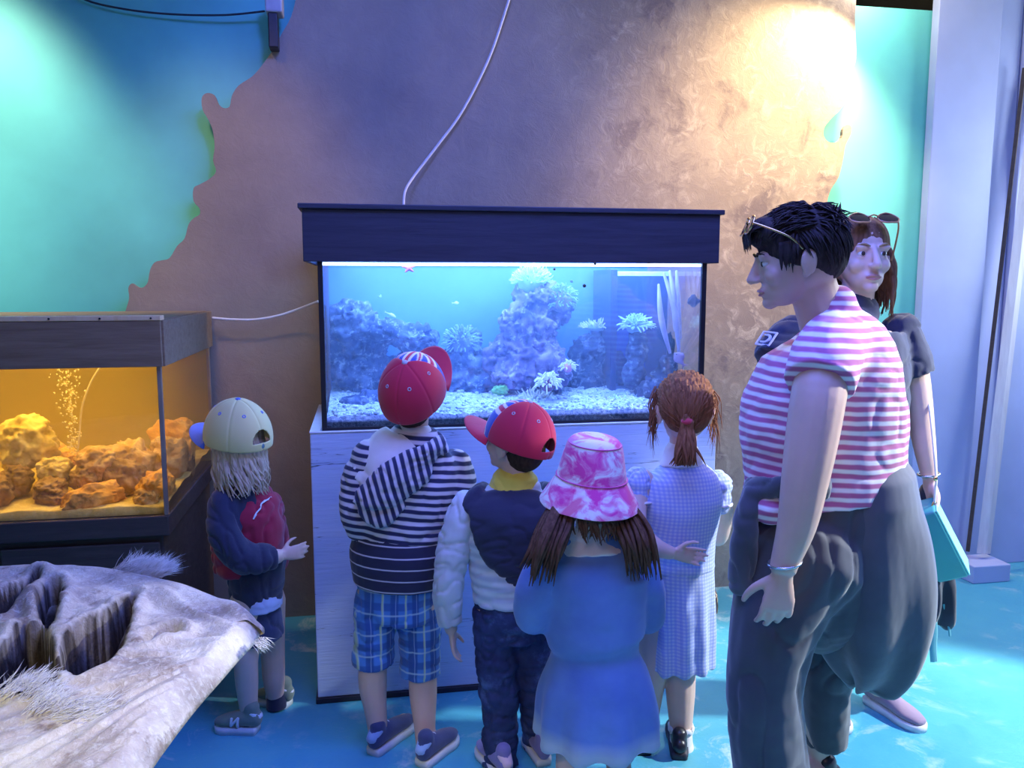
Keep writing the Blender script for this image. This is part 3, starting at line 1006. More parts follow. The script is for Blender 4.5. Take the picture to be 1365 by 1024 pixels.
AR = [  # px, py, Y, rx, ry, rz, material, seed, label
    (34, 590, 2.88, .095, .08, .085, 'rock_yellow', 1, 'large yellow rounded rock left of the bubble column'),
    (75, 612, 2.98, .06, .06, .05, 'rock_orange', 2, 'small orange rock just behind the bubble column'),
    (72, 628, 2.82, .05, .05, .045, 'rock_yellow', 3, 'small yellow rock at the foot of the bubble column'),
    (135, 618, 2.86, .085, .07, .06, 'rock_amber', 4, 'long ochre rock right of the bubble column'),
    (175, 622, 2.94, .085, .08, .085, 'rock_amber', 5, 'tall ochre boulder behind the long ochre rock'),
    (165, 640, 2.84, .07, .06, .07, 'rock_brownd', 6, 'dark brown rock in shadow under the tall ochre boulder'),
    (128, 668, 2.71, .095, .05, .05, 'rock_orange', 7, 'wide orange rock lying closest to the front glass'),
    (68, 650, 2.77, .085, .05, .035, 'rock_brownd', 8, 'knobbly brown rock on the sand left of the wide orange rock'),
    (70, 668, 2.72, .05, .04, .035, 'rock_brownd', 9, 'small dark rock at the front glass left of the wide orange rock'),
    (20, 640, 2.80, .05, .05, .05, 'rock_brownd', 10, 'dark brown rock below the large yellow rock at the frame edge'),
    (-5, 655, 2.74, .05, .05, .045, 'rock_brownd', 11, 'brown rock cut off by the left edge of the picture'),
    (205, 655, 2.74, .045, .05, .055, 'rock_orange', 12, 'reddish rock beside the front corner of the amber tank'),
    (196, 668, 2.70, .04, .04, .035, 'rock_amber', 13, 'low ochre rock in the front corner of the amber tank'),
    (245, 590, 3.12, .055, .09, .085, 'rock_orange', 14, 'pointed orange rock seen through the side glass'),
    (228, 612, 2.98, .05, .07, .075, 'rock_amber', 15, 'ochre rock seen through the side glass nearest the corner'),
    (232, 645, 2.80, .045, .07, .045, 'rock_orange', 16, 'flat orange rock at the bottom of the side glass'),
    (255, 618, 3.10, .05, .09, .05, 'rock_brownd', 17, 'dark brown rock under the pointed orange one by the side glass'),
    (110, 640, 2.80, .05, .04, .04, 'rock_brownd', 18, 'brown rock between bubble column and long ochre rock'),
]
for px, py, Y, a, b, c, m, sd, lb in AR:
    p = P(px, py, Y)
    p.x = min(p.x, AX1 - 0.014 - a * 1.05)
    p.z = max(p.z, 0.70 + c * 0.6)
    rock('rock', lb, p, (a, b, c), M[m], sd * 5, 'rock', 'rocks in the amber tank', 0.42, sd, 5, 2.6)
# bubble column + air line
q = random.Random(11)
bm = B()
for k in range(260):
    u = q.random()
    p = P(98 - 12 * u * u * 0.9 + q.gauss(0, 3 + 6 * u), 605 - 112 * u, 2.86 + q.gauss(0, 0.012))
    ell(bm, p, q.uniform(0.0015, 0.004), None, 6)
d = Nd('bubble')
b_ = d.n('BsdfPrincipled', {'Base Color': (1.0, 0.9, 0.6), 'Roughness': 0.1})
tr = d.n('BsdfTransparent'); mx = d.n('MixShader', {0: 0.5, 1: tr, 2: b_}); d.t.links.new(mx.outputs[0], d.out.inputs[0])
o = obj('bubbles', bm, d.m); tag(o, 'column of rising air bubbles in the amber tank', 'bubbles', kind='stuff')
cable([P(136, 486, 2.84), P(122, 508, 2.84), P(110, 540, 2.84), P(106, 575, 2.85), P(103, 610, 2.86)], 0.003, plain('clear_air_line', (0.85, 0.75, 0.5), 0.3), 'pale curved air line beside the bubble column', 'air_line')

# ================================================================== right side: leaning plank on its foot block
t = thing('leaning_plank', 'weathered pale plank leaning against the wall at the right edge of the picture', 'plank', PF(1310, 752))
bm = B()
p0, p1 = P(1311, 738, 3.36), P(1362, 300, 3.44)
dv = (p1 - p0).normalized()
p1 = p0 + dv * 2.2
tube(bm, [p0, p1], [(0.038, 0.014), (0.038, 0.014)], side=(1, 0, 0), n=4, sub=1, flat_end=True)
for v in bm.verts:
    pass
obj('board', bm, M['plank_pale'], t, smooth=False)
bm = B(); a = P(1296, 738, 3.30)
b2 = P(1345, 762, 3.28)
box(bm, (a.x - 0.01, 3.27, 0.0), (b2.x, 3.43, 0.085), 0.005); obj('foot_block', bm, M['lavender'], t, smooth=False, label='low bluish foot block')
bm = B(); p0, p1 = P(1290, 735, 3.47), P(1341, 300, 3.47)
dv = (p1 - p0).normalized(); p0.z = max(p0.z, 0.02)
tube(bm, [p0, p0 + dv * 2.3], [(0.012, 0.01)] * 2, side=(1, 0, 0), n=4, sub=1, flat_end=True)
tag(obj('leaning_batten', bm, M['brown_wood'], origin=p0, smooth=False), 'narrow dark batten leaning on the wall left of the pale plank', 'batten')
# ================================================================== hide covered frame, lower left
def hide():
    Z = 0.72
    out = [(350, 818), (336, 797), (300, 782), (262, 769), (215, 757), (160, 748), (110, 744), (50, 744), (-10, 745), (-120, 750)]
    back = [PF(x, y, Z) for x, y in out]
    front = [PF(x, y, Z - .035) for x, y in [(351, 832), (340, 852), (318, 876), (290, 908), (262, 940), (232, 978), (200, 1022), (172, 1060)]]
    front = front + [V(-0.42, 0.72, Z), V(-0.62, 0.6, Z), V(-0.95, 0.6, Z), V(-1.35, 0.75, Z)]
    loop = [(p.x, p.y, 0) for p in front[::-1]] + [(p.x, p.y, 0) for p in back]
    loop = [(-1.6, 1.0, 0)] + loop + [(-1.55, 1.7, 0)]
    ring = crom(loop + [loop[0]], 10)[:-1, :2]
    n = len(ring)
    cen = np.array([-0.72, 1.38])
    NR = 90
    # cavities between the stiff folds of the hide: polygons traced on the top surface
    cav = [
        [(88, 862), (96, 838), (112, 826), (140, 818), (158, 802), (170, 796), (167, 815), (160, 838), (150, 858), (132, 872), (110, 878), (92, 874)],
        [(62, 778), (76, 776), (80, 790), (70, 812), (64, 828), (58, 815), (50, 796)],
        [(14, 842), (30, 828), (48, 832), (60, 848), (64, 872), (62, 898), (40, 898), (12, 896), (-30, 900), (-40, 860), (-5, 860)],
        [(-40, 805), (0, 790), (25, 778), (44, 766), (44, 772), (25, 790), (0, 806), (-40, 820)],
        [(192, 838), (210, 832), (232, 830), (236, 836), (214, 843), (196, 848)],
    ]
    polys = []
    for c in cav:
        q = [PF(x, y, Z) for x, y in c]
        q = np.array([(p.x, p.y) for p in q])
        polys.append(q.mean(0) + (q - q.mean(0)) * 1.28)

    def sdist(pts, poly):
        m = len(poly)
        dmin = np.full(len(pts), 9.0)
        inside = np.zeros(len(pts), bool)
        for i in range(m):
            a, b = poly[i], poly[(i + 1) % m]
            ab = b - a
            t = np.clip(((pts - a) @ ab) / (ab @ ab), 0, 1)
            d = np.linalg.norm(pts - a - t[:, None] * ab, axis=1)
            dmin = np.minimum(dmin, d)
            c1 = (a[1] > pts[:, 1]) != (b[1] > pts[:, 1])
            xx = (b[0] - a[0]) * (pts[:, 1] - a[1]) / (b[1] - a[1] + 1e-12) + a[0]
            inside ^= c1 & (pts[:, 0] < xx)
        return np.where(inside, dmin, -dmin)

    XY = []
    for r in range(NR + 1):
        f = (r / NR) ** 0.8
        XY.append(cen + (ring - cen) * f)
    XY = np.concatenate(XY)
    rad = np.repeat([(r / NR) ** 0.8 for r in range(NR + 1)], n)
    p3 = np.c_[XY, np.zeros(len(XY))]
    z = Z + 0.012 - 0.05 * (1 - rad ** 2)
    z -= 0.055 * np.clip((rad - 0.90) / 0.10, 0, 1) ** 2
    z += 0.030 * (fbm(p3, (9, 9, 1), 3) - 0.5) * np.clip((1 - rad) * 8, 0.15, 1)
    # taut creases running towards the tip
    tip = np.array([-0.2, 1.56])
    dv = XY - tip
    ang = np.arctan2(dv[:, 1], dv[:, 0])
    dist = np.linalg.norm(dv, axis=1)
    cr = vnoise(np.c_[ang * 9, dist * 3, np.zeros(len(ang))], 1.0)
    cr2 = vnoise(np.c_[ang * 22, dist * 4, np.ones(len(ang))], 1.0)
    z += (0.030 * (cr - 0.5) + 0.014 * (cr2 - 0.5)) * np.clip(dist * 6, 0, 1) * np.clip((1 - rad) * 6, 0, 1)
    depth = np.zeros(len(XY))
    lip = np.zeros(len(XY))
    for i, pl_ in enumerate(polys):
        s = sdist(XY, pl_)
        dmax = 0.32 if i < 3 else (0.06 if i == 3 else 0.035)
        t = np.clip(s / 0.016, 0, 1)
        depth = np.maximum(depth, dmax * t * t * (3 - 2 * t))
        lip = np.maximum(lip, 0.012 * np.exp(-((s + 0.014) / 0.014) ** 2))
    z = z + lip - depth
    bm = B()
    vs = [bm.verts.new((x, y, zz)) for (x, y), zz in zip(XY, z)]
    for r in range(NR):
        for k in range(n):
            a, b = r * n + k, r * n + (k + 1) % n
            if r == 0:
                if k % 1 == 0:
                    try:
                        bm.faces.new((vs[a], vs[b], vs[b + n], vs[a + n]))
                    except ValueError:
                        pass
            else:
                bm.faces.new((vs[a], vs[b], vs[b + n], vs[a + n]))
    # flank: tucks in and down to the frame's keel
    prev = vs[NR * n:]
    for s in range(1, 15):
        t = s / 14
        f = 1.0 + 0.008 * math.sin(math.pi * min(1, t * 5)) - 0.80 * t ** 0.6
        cur = []
        for k in range(n):
            q = cen + (ring[k] - cen) * f
            w = 0.008 * (vnoise(np.array([[ring[k][0] * 7, ring[k][1] * 7, t * 4]]), 1.0)[0] - 0.5) * (1 if 0 < s < 14 else 0)
            d = (ring[k] - cen) / np.linalg.norm(ring[k] - cen)
            cur.append(bm.verts.new((q[0] + d[0] * w, q[1] + d[1] * w, max(0.0, (Z - 0.045) * (1 - t ** 1.6)))))
        for k in range(n):
            bm.faces.new((prev[k], prev[(k + 1) % n], cur[(k + 1) % n], cur[k]))
        prev = cur
    bm.faces.new(prev)
    bmesh.ops.remove_doubles(bm, verts=bm.verts[:], dist=1e-5)
    bmesh.ops.recalc_face_normals(bm, faces=bm.faces[:])
    me = to_me(bm)
    # brown of the hide, painted near black in and around the hollows as shade
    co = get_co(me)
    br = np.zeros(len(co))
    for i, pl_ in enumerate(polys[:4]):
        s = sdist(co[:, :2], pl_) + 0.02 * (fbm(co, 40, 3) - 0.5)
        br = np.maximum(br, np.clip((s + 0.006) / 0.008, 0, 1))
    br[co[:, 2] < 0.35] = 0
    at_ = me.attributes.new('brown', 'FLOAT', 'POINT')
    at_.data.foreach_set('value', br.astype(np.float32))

    d = Nd('animal_hide')
    c = d.co()
    tan = d.noise(c, 5, 6, 0.6, 0.3)
    fib = d.noise(d.co((26, 26, 16)), 3, 6, 0.65, 0.5)
    blot = d.noise(c, 13, 7, 0.7, 0.3)
    col = d.ramp(tan, [(0.34, (0.28, 0.22, 0.19)), (0.48, (0.55, 0.47, 0.40)), (0.62, (0.76, 0.69, 0.56))])
    col = d.mix(d.math('MULTIPLY', d.ramp(fib, [(0.5, (0, 0, 0)), (0.66, (1, 1, 1))]), 0.45), col, (0.85, 0.82, 0.76))
    col = d.mix(d.math('MULTIPLY', d.ramp(blot, [(0.56, (0, 0, 0)), (0.66, (1, 1, 1))]), 0.8), col, (0.22, 0.15, 0.11))
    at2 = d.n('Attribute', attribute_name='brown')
    hollow_shade = d.noise(d.co((60, 60, 12)), 3, 5, 0.7)
    col = d.mix(at2.outputs['Fac'], col, d.ramp(hollow_shade, [(0.35, (0.022, 0.014, 0.010)), (0.7, (0.075, 0.047, 0.028))]))
    m = d.bsdf(col, 0.7, d.math('ADD', d.math('MULTIPLY', fib, 1.3), blot), 0.55, 0.012)
    t = thing('animal_hide', 'stiff cream and brown furry animal hide stretched over a low frame at the lower left', 'animal hide', (-0.72, 1.38, 0))
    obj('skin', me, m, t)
    # standing tufts of pale hair
    d = Nd('pale_fur')
    c = d.co()
    mf = d.bsdf(d.ramp(d.noise(c, 30, 3), [(0.3, (0.62, 0.58, 0.55)), (0.7, (0.88, 0.85, 0.78))]), 0.6)
    q = random.Random(4)

    def tuft(spots, nper, L, lean):
        bm = B()
        for px, py, spread in spots:
            c0 = PF(px, py, Z + 0.0)
            for k in range(nper):
                a = c0 + V(q.gauss(0, spread), q.gauss(0, spread), -0.015)
                l = L * q.uniform(0.5, 1.1)
                dr = (V(*lean) + V(q.gauss(0, .22), q.gauss(0, .22), q.gauss(0, .15))).normalized()
                b = a + dr * l * 0.55
                e = b + (dr + V(q.gauss(0, .35), q.gauss(0, .35), -0.25)).normalized() * l * 0.45
                w = q.uniform(0.0004, 0.0008)
                s = dr.orthogonal().normalized() * w
                s2 = dr.cross(s)
                r0 = [bm.verts.new(a + s), bm.verts.new(a - s * 0.5 + s2), bm.verts.new(a - s * 0.5 - s2)]
                r1 = [bm.verts.new(b + s * 0.8), bm.verts.new(b - s * 0.4 + s2 * 0.8), bm.verts.new(b - s * 0.4 - s2 * 0.8)]
                ve = bm.verts.new(e)
                for i in range(3):
                    bm.faces.new((r0[i], r0[(i + 1) % 3], r1[(i + 1) % 3], r1[i]))
                    bm.faces.new((r1[i], r1[(i + 1) % 3], ve))
        o = obj('fur_tuft', bm, mf, t, label='white tuft of long hair')
        o['kind'] = 'stuff'
    tuft([(165, 752, .012), (178, 752, .012), (190, 755, .012), (202, 757, .012), (208, 760, .008)], 330, 0.06, (0.75, 0.1, 0.5))
    tuft([(15, 908, .014), (35, 902, .012), (50, 915, .012), (58, 930, .012)], 170, 0.042, (0.6, 0.5, 0.35))
    tuft([(120, 940, .016), (140, 935, .016), (152, 945, .012), (90, 935, .016)], 160, 0.05, (0.7, 0.2, 0.12))
    tuft([(346, 842, .006), (342, 848, .005)], 40, 0.03, (0.5, 0.1, -0.5))

hide()
# ================================================================== people: building tools
CAMF = V(math.sin(YAW) * math.cos(PITCH), math.cos(YAW) * math.cos(PITCH), -math.sin(PITCH))
CAMR = V(math.cos(YAW), -math.sin(YAW), 0)


def mpp(px, py, Y):
    """metres per photo pixel at that point"""
    return (P(px, py, Y) - V(0, 0, CAM_H)).dot(CAMF) / F_PX


def rings(bm, rs, grow=0.0, k=1.0, n=28, side=None, sub=4):
    """rs: (px_left, px_right, py, Y, half_depth)"""
    pts, rad = [], []
    for l, r, py, Y, b in rs:
        c = P((l + r) / 2, py, Y)
        a = (r - l) / 2 * mpp((l + r) / 2, py, Y)
        pts.append(c)
        rad.append((max(0.01, a * k + grow), max(0.01, b * k + grow)))
    tube(bm, pts, rad, side=side or CAMR, n=n, sub=sub, flat_start=True)


def limb(bm, ls, grow=0.0, k=1.0, n=16, sub=5, flat=1.0):
    """ls: (px, py, Y, width_px)"""
    pts, rad = [], []
    for px, py, Y, w in ls:
        r = w / 2 * mpp(px, py, Y) * k + grow
        pts.append(P(px, py, Y))
        rad.append((r, r * flat))
    tube(bm, pts, rad, n=n, sub=sub, flat_end=True, flat_start=False)


def HM(yaw, pitch=0, roll=0):
    return Euler((R(pitch), R(roll), R(yaw)), 'XYZ').to_matrix()


def head(bm, c, m, s):
    """s = head height; local axes x right, y forward, z up"""
    k = s / 0.225
    f = lambda x, y, z: c + m @ (V(x, y, z) * k)

    def E(x, y, z, a, b, cc, q=None):
        ell(bm, f(x, y, z), (a * k, b * k, cc * k), m @ q if q else m, 22)
    E(0, -.012, .030, .075, .095, .082)
    E(0, .026, -.018, .061, .064, .080)
    E(0, .040, -.060, .048, .050, .044)
    E(0, .074, -.090, .021, .019, .017)
    E(0, -.024, -.030, .060, .070, .052)
    for s_ in (-1, 1):
        E(s_ * .036, .060, -.028, .023, .024, .024)
        E(s_ * .030, .081, .021, .022, .010, .008)
        E(s_ * .030, .0745, .0115, .0165, .0125, .0060)
        E(s_ * .030, .0735, -.006, .0160, .0115, .0050)
        E(s_ * .0095, .100, -.034, .0085, .010, .0075)
        q = Euler((0, s_ * 0.12, s_ * -0.35)).to_matrix()
        E(s_ * .078, -.010, -.010, .008, .021, .031, q)
        E(s_ * .082, -.018, -.004, .007, .012, .024, q)
        E(s_ * .076, -.002, -.034, .007, .010, .011, q)
    tube(bm, [f(0, .086, .018), f(0, .098, -.006), f(0, .110, -.030)], [.008 * k, .009 * k, .012 * k], n=10, sub=4)
    E(0, .0875, -.0585, .022, .010, .0055)
    E(0, .086, -.068, .019, .010, .006)


def hand(bm, wr, d, palm, thumb, k=1.0, curl=0.5):
    """wr wrist, d towards the fingers, palm = palm normal, thumb = thumb side; k = 1 adult"""
    d = Vector(d).normalized()
    s = Vector(thumb); s = (s - d * s.dot(d)).normalized()
    n = d.cross(s)
    if n.dot(Vector(palm)) < 0:
        n = -n
    tube(bm, [wr - d * .02 * k, wr + d * .02 * k, wr + d * .055 * k, wr + d * .088 * k], [(.024 * k, .018 * k), (.029 * k, .016 * k), (.038 * k, .015 * k), (.037 * k, .012 * k)], side=s, n=14, sub=4)
    ell(bm, wr + d * .035 * k + s * .022 * k + n * .008 * k, (.016 * k, .016 * k, .022 * k), None, 10)
    L = (.072, .080, .074, .058)
    for i in range(4):
        off = (.031, .0105, -.0105, -.031)[i]
        p = wr + d * (.088 - .006 * abs(i - 1.2)) * k + s * off * k
        ang = 0.0
        pts = [p - d * .012 * k, p]
        for j, fr in enumerate((.45, .31, .24)):
            ang += curl * ((.45, .75, .6)[j]) * (1 + 0.12 * (i - 1))
            dr = d * math.cos(ang) + n * math.sin(ang) + s * (off * 2.6)
            p = p + dr.normalized() * L[i] * fr * k
            pts.append(p)
        tube(bm, pts, [.0092 * k, .0092 * k, .0088 * k, .008 * k, .0068 * k], n=10, sub=3)
    p = wr + d * .022 * k + s * .024 * k + n * .006 * k
    pts = [p]
    for j, l in enumerate((.040, .032, .026)):
        dr = d * (0.62 + .18 * j) + s * (0.72 - .26 * j) + n * (0.25 + 0.3 * curl * j)
        p = p + dr.normalized() * l * k
        pts.append(p)
    tube(bm, pts, [.013 * k, .0115 * k, .0098 * k, .0078 * k], n=10, sub=3)


def skin(name, tone):
    d = Nd(name)
    c = d.co()
    n1 = d.noise(c, 14, 4)
    lo = tuple(x * .9 for x in tone)
    return d.bsdf(d.ramp(n1, [(0.3, lo), (0.7, tone)]), 0.5, d.noise(c, 120, 3), 0.1, 0.002, Subsurface_Weight=0.08)


SKIN = skin('skin', (0.74, 0.50, 0.40))
SKIN2 = skin('skin_fair', (0.80, 0.56, 0.46))
EYEW = plain('eye_white', (0.85, 0.85, 0.86), 0.2, 0.02)
IRIS = plain('iris', (0.06, 0.04, 0.03), 0.2)
LIP = plain('lip', (0.60, 0.28, 0.27), 0.45, 0.08)


def face_parts(t, c, m, s, brow):
    k = s / 0.225
    f = lambda x, y, z: c + m @ (V(x, y, z) * k)
    for s_ in (-1, 1):
        bm = B(); ell(bm, f(s_ * .0295, .0760, .003), (.0115 * k, .0108 * k, .0075 * k), m, 14)
        e = obj('eye', bm, EYEW, t)
        bm = B(); ell(bm, f(s_ * .0295, .0850, .003), (.0060 * k, .0028 * k, .0062 * k), m, 10)
        obj('iris', bm, IRIS, e)
        bm = B(); tube(bm, [f(s_ * .014, .0905, .023), f(s_ * .030, .0905, .029), f(s_ * .048, .080, .024)], [.0022 * k, .0030 * k, .0015 * k], n=8, sub=4)
        obj('eyebrow', bm, brow, t)
    bm = B()
    tube(bm, [f(-.021, .0895, -.062), f(-.008, .0955, -.0590), f(.008, .0955, -.0590), f(.021, .0895, -.062)], [.0020 * k, .0038 * k, .0038 * k, .0020 * k], n=8, sub=4)
    tube(bm, [f(-.019, .0885, -.065), f(0, .0945, -.0685), f(.019, .0885, -.065)], [.0020 * k, .0042 * k, .0020 * k], n=8, sub=4)
    obj('mouth', bm, LIP, t)


def cloth_me(bm, vox=0.006, smooth=4, amp=0.006, f=(7, 7, 14), seed=0.0, fine=0.0015):
    me = remesh(bm, vox, smooth)
    ff = np.array(f if not np.isscalar(f) else (f, f, f), float)
    push(me, lambda p, n: amp * 2 * (fbm(p + seed, f, 3) - 0.5) + fine * (vnoise(p + seed, 40) - 0.5) * 2
         - amp * 0.9 * (1 - np.abs(2 * vnoise(p * (1 + 0.25 * vnoise(p, 4))[:, None] + seed * 3, ff * 1.9) - 1)) ** 5)
    return me


def hair_mat(name, a, b):
    d = Nd(name)
    c = d.co()
    n1 = d.noise(d.co((40, 40, 6)), 2.5, 4, 0.6, 0.4)
    n2 = d.noise(c, 12, 3)
    col = d.mix(d.math('MULTIPLY', n2, 0.5), d.ramp(n1, [(0.3, a), (0.7, b)]), a)
    return d.bsdf(col, 0.75, n1, 0.4, 0.004, Specular_IOR_Level=0.12)


def lock(bm, pts, w, flat=0.45, n=6, sub=4, side=None):
    m = len(pts)
    rad = []
    for i in range(m):
        u = i / (m - 1)
        r = w * (1.0 if u < 0.6 else 1.0 - 0.85 * (u - 0.6) / 0.4)
        rad.append((r, r * flat))
    tube(bm, pts, rad, side=side, n=n, sub=sub, cap=True, flat_end=True)


def press(em, target, off=.002):
    """lay a thin trim onto the cloth it is sewn to"""
    import mathutils
    tm = target.data
    bv = mathutils.bvhtree.BVHTree.FromPolygons([tuple(v.co) for v in tm.vertices], [tuple(p.vertices) for p in tm.polygons])
    for v in em.data.vertices:
        h = bv.find_nearest(v.co)
        if h[0] is not None:
            v.co = h[0] + h[1] * off


def short_hair(t, c, m, s, mat_, seed, low=-.045, top=True, front=0.35):
    """cropped hair: scalp shell with short locks; low = nape height"""
    k = s / 0.225
    f = lambda x, y, z: c + m @ (V(x, y, z) * k)
    bm = B()
    ell(bm, f(0, -.018, .034), (.0785 * k, .096 * k, .086 * k), m, 26)
    ell(bm, f(0, -.040, -.010), (.066 * k, .070 * k, (.030 - low) * k), m, 22)
    me = remesh(bm, 0.004, 3)
    push(me, lambda p, n: 0.004 * (fbm(p + seed, (60, 60, 22), 3) - 0.4))
    bm = B()
    bm.from_mesh(me)
    if top:
        q = random.Random(seed)
        for i in range(520):
            az = q.uniform(0, 2 * math.pi)
            el = math.asin(q.uniform(-0.35, 1))
            if math.sin(az) > 0.5 and el < 0.45:
                continue
            x, y, z = math.cos(az) * math.cos(el), math.sin(az) * math.cos(el), math.sin(el)
            a = V(x * .079, y * .097 - .018, z * .087 + .034)
            tang = V(x * .3, y * .6 - .25, -.65 + z * .2).normalized()
            if z > .55:
                tang = V(q.gauss(0, .5), .7, .05).normalized()
            l = q.uniform(.022, .042)
            nrm = V(x, y, z)
            pts = [a - nrm * .004, a + tang * l * .5 + nrm * .006, a + tang * l + nrm * .002]
            lock(bm, [f(*p) for p in pts], .0042 * k, .5, 5, 3)
    me2 = to_me(bm)
    return obj('hair', me2, mat_, t)


def long_hair(t, c, m, s, mat_, seed, n=200, length=.26, low_el=-0.2, wave=.012, splay=.02, back_only=False, w=.007, cap_r=1.0, gather=None, shell=True, outw=0.0, jitter=0.0):
    """hair falling from the crown down around back and sides"""
    k = s / 0.225
    f = lambda x, y, z: c + m @ (V(x, y, z) * k)
    q = random.Random(seed)
    bm = B()
    if shell:
        ell(bm, f(0, -.016, .034), (.080 * k * cap_r, .097 * k * cap_r, .086 * k * cap_r), m, 28)
        ell(bm, f(0, -.045, -.005), (.070 * k, .066 * k, .070 * k), m, 22)
        me = remesh(bm, 0.0045, 3)
        push(me, lambda p, nn: 0.004 * (fbm(p + seed, (70, 70, 18), 3) - 0.4))
        bm = B(); bm.from_mesh(me)
    up = V(0, 0, 1)
    for i in range(n):
        az = q.uniform(R(170), R(370)) if not back_only else q.uniform(R(200), R(340))
        ca, sa = math.cos(az), math.sin(az)
        top = q.uniform(.3, 1.0) if shell else 0.05
        pts = []
        for e in (1.15 * top, .75 * top, .35 * top, 0.0):
            el = e
            x, y, z = ca * math.cos(el), sa * math.cos(el), math.sin(el)
            pts.append(f(x * .082 * cap_r, y * .100 * cap_r - .016, z * .088 * cap_r + .034))
        base = pts[-1]
        outd = m @ V(ca, sa, 0); outd.z = 0
        L = length * q.uniform(.75, 1.05) * k
        ph = q.uniform(0, 6.28)
        sidev = up.cross(outd)
        for j in range(1, 7):
            u = j / 6
            p = base - up * (L * u) + outd * ((outw * u + splay * math.sin(u * 2.6)) * k) + sidev * (wave * math.sin(ph + u * 7) * u * k) + outd * (wave * .6 * math.cos(ph + u * 6) * u * k)
            p += V(q.gauss(0, jitter), q.gauss(0, jitter), 0)
            if gather is not None:
                g, str_ = gather
                p = p.lerp(V(g.x, g.y, p.z), str_ * u)
            pts.append(p)
        lock(bm, pts, w * q.uniform(.6, 1.2) * k, .5, 6, 3)
    return obj('hair', bm, mat_, t)


def shoe(t, heel, toe, k, m_up, m_sole, high=0.07, width=.042, m_tongue=None, name='shoe', logo=None, collar=None, sole_h=.022):
    """heel, toe: floor points; a low shoe with sole, upper and laces"""
    d = (toe - heel); L = d.length; d.normalize()
    up = V(0, 0, 1); s = d.cross(up)
    f = lambda a, b, h: heel + d * (a * L) + s * b + up * h
    w = width
    outl = [(0.0, .55), (.06, .74), (.25, .82), (.5, .86), (.72, 1.0), (.88, .86), (.97, .5), (1.0, .15)]
    bm = B()
    prof = [(a, o * w) for a, o in outl]
    right = [(a, o) for a, o in prof]
    loop = right + [(a, -o) for a, o in right[::-1]]
    sm = crom([(a, o, 0) for a, o in loop] + [(loop[0][0], loop[0][1], 0)], 4)[:-1]
    b0 = [bm.verts.new(f(a, o * .96, 0.0)) for a, o, _ in sm]
    b1 = [bm.verts.new(f(a, o * 1.03, sole_h * .5)) for a, o, _ in sm]
    b2 = [bm.verts.new(f(a, o, sole_h)) for a, o, _ in sm]
    nn = len(sm)
    for x, y in ((b0, b1), (b1, b2)):
        for i in range(nn):
            bm.faces.new((x[i], x[(i + 1) % nn], y[(i + 1) % nn], y[i]))
    bm.faces.new(b0[::-1]); bm.faces.new(b2)
    sh = obj(name, B(), m_up, t) if False else None
    bu = B()
    tube(bu, [f(.05, 0, sole_h + high * .42), f(.25, 0, sole_h + high * .45), f(.5, 0, sole_h + high * .34), f(.75, 0, sole_h + high * .22), f(.93, 0, sole_h + high * .14)],
         [(w * .66, high * .5), (w * .74, high * .5), (w * .80, high * .4), (w * .88, high * .30), (w * .60, high * .2)], side=s, n=18, sub=5)
    tube(bu, [f(.14, 0, sole_h + high * .4), f(.14, 0, sole_h + high * .8), f(.13, 0, sole_h + high * 1.0)], [w * .7, w * .66, w * .68], n=18, sub=3)
    me = remesh(bu, 0.004, 3)
    u = obj(name, me, m_up, t)
    obj('sole', bm, m_sole, u)
    bm = B()
    for i in range(4):
        a = .36 + .085 * i
        h = sole_h + high * (.84 - .13 * i)
        tube(bm, [f(a, -w * .42, h - high * .13), f(a + .01, 0, h + .002), f(a, w * .42, h - high * .13)], [.0022] * 3, n=6, sub=4)
    obj('laces', bm, m_tongue or m_sole, u)
    if collar:
        bm = B()
        tube(bm, [f(-.01, 0, sole_h + high * .55), f(.10, 0, sole_h + high * .82)], [(w * .5, high * .25), (w * .66, high * .22)], side=s, n=14, sub=3)
        obj('heel_tab', bm, collar, u)
    if logo:
        # raised letter-shaped strap on the side facing the room
        mat_, sg = logo
        bm = B()
        def bar(a0, h0, a1, h1, r=.0042):
            tube(bm, [f(a0, sg * w * .80, sole_h + h0), f((a0 + a1) / 2, sg * w * .86, sole_h + (h0 + h1) / 2), f(a1, sg * w * .80, sole_h + h1)], [(r, r * .6)] * 3, n=6, sub=3)
        bar(.38, .006, .36, .036); bar(.36, .036, .54, .008); bar(.54, .008, .51, .034)
        obj('side_logo', bm, mat_, u, label='white letter N on the side')
    return u


def attr_mat(name, rough=0.85):
    d = Nd(name)
    a = d.n('Attribute', attribute_name='Col')
    c = d.co()
    nz = d.noise(c, 500, 2)
    return d.bsdf(a.outputs['Color'], rough, nz, 0.2, 0.001, Sheen_Weight=0.2)


CAPM = attr_mat('cap_cloth')


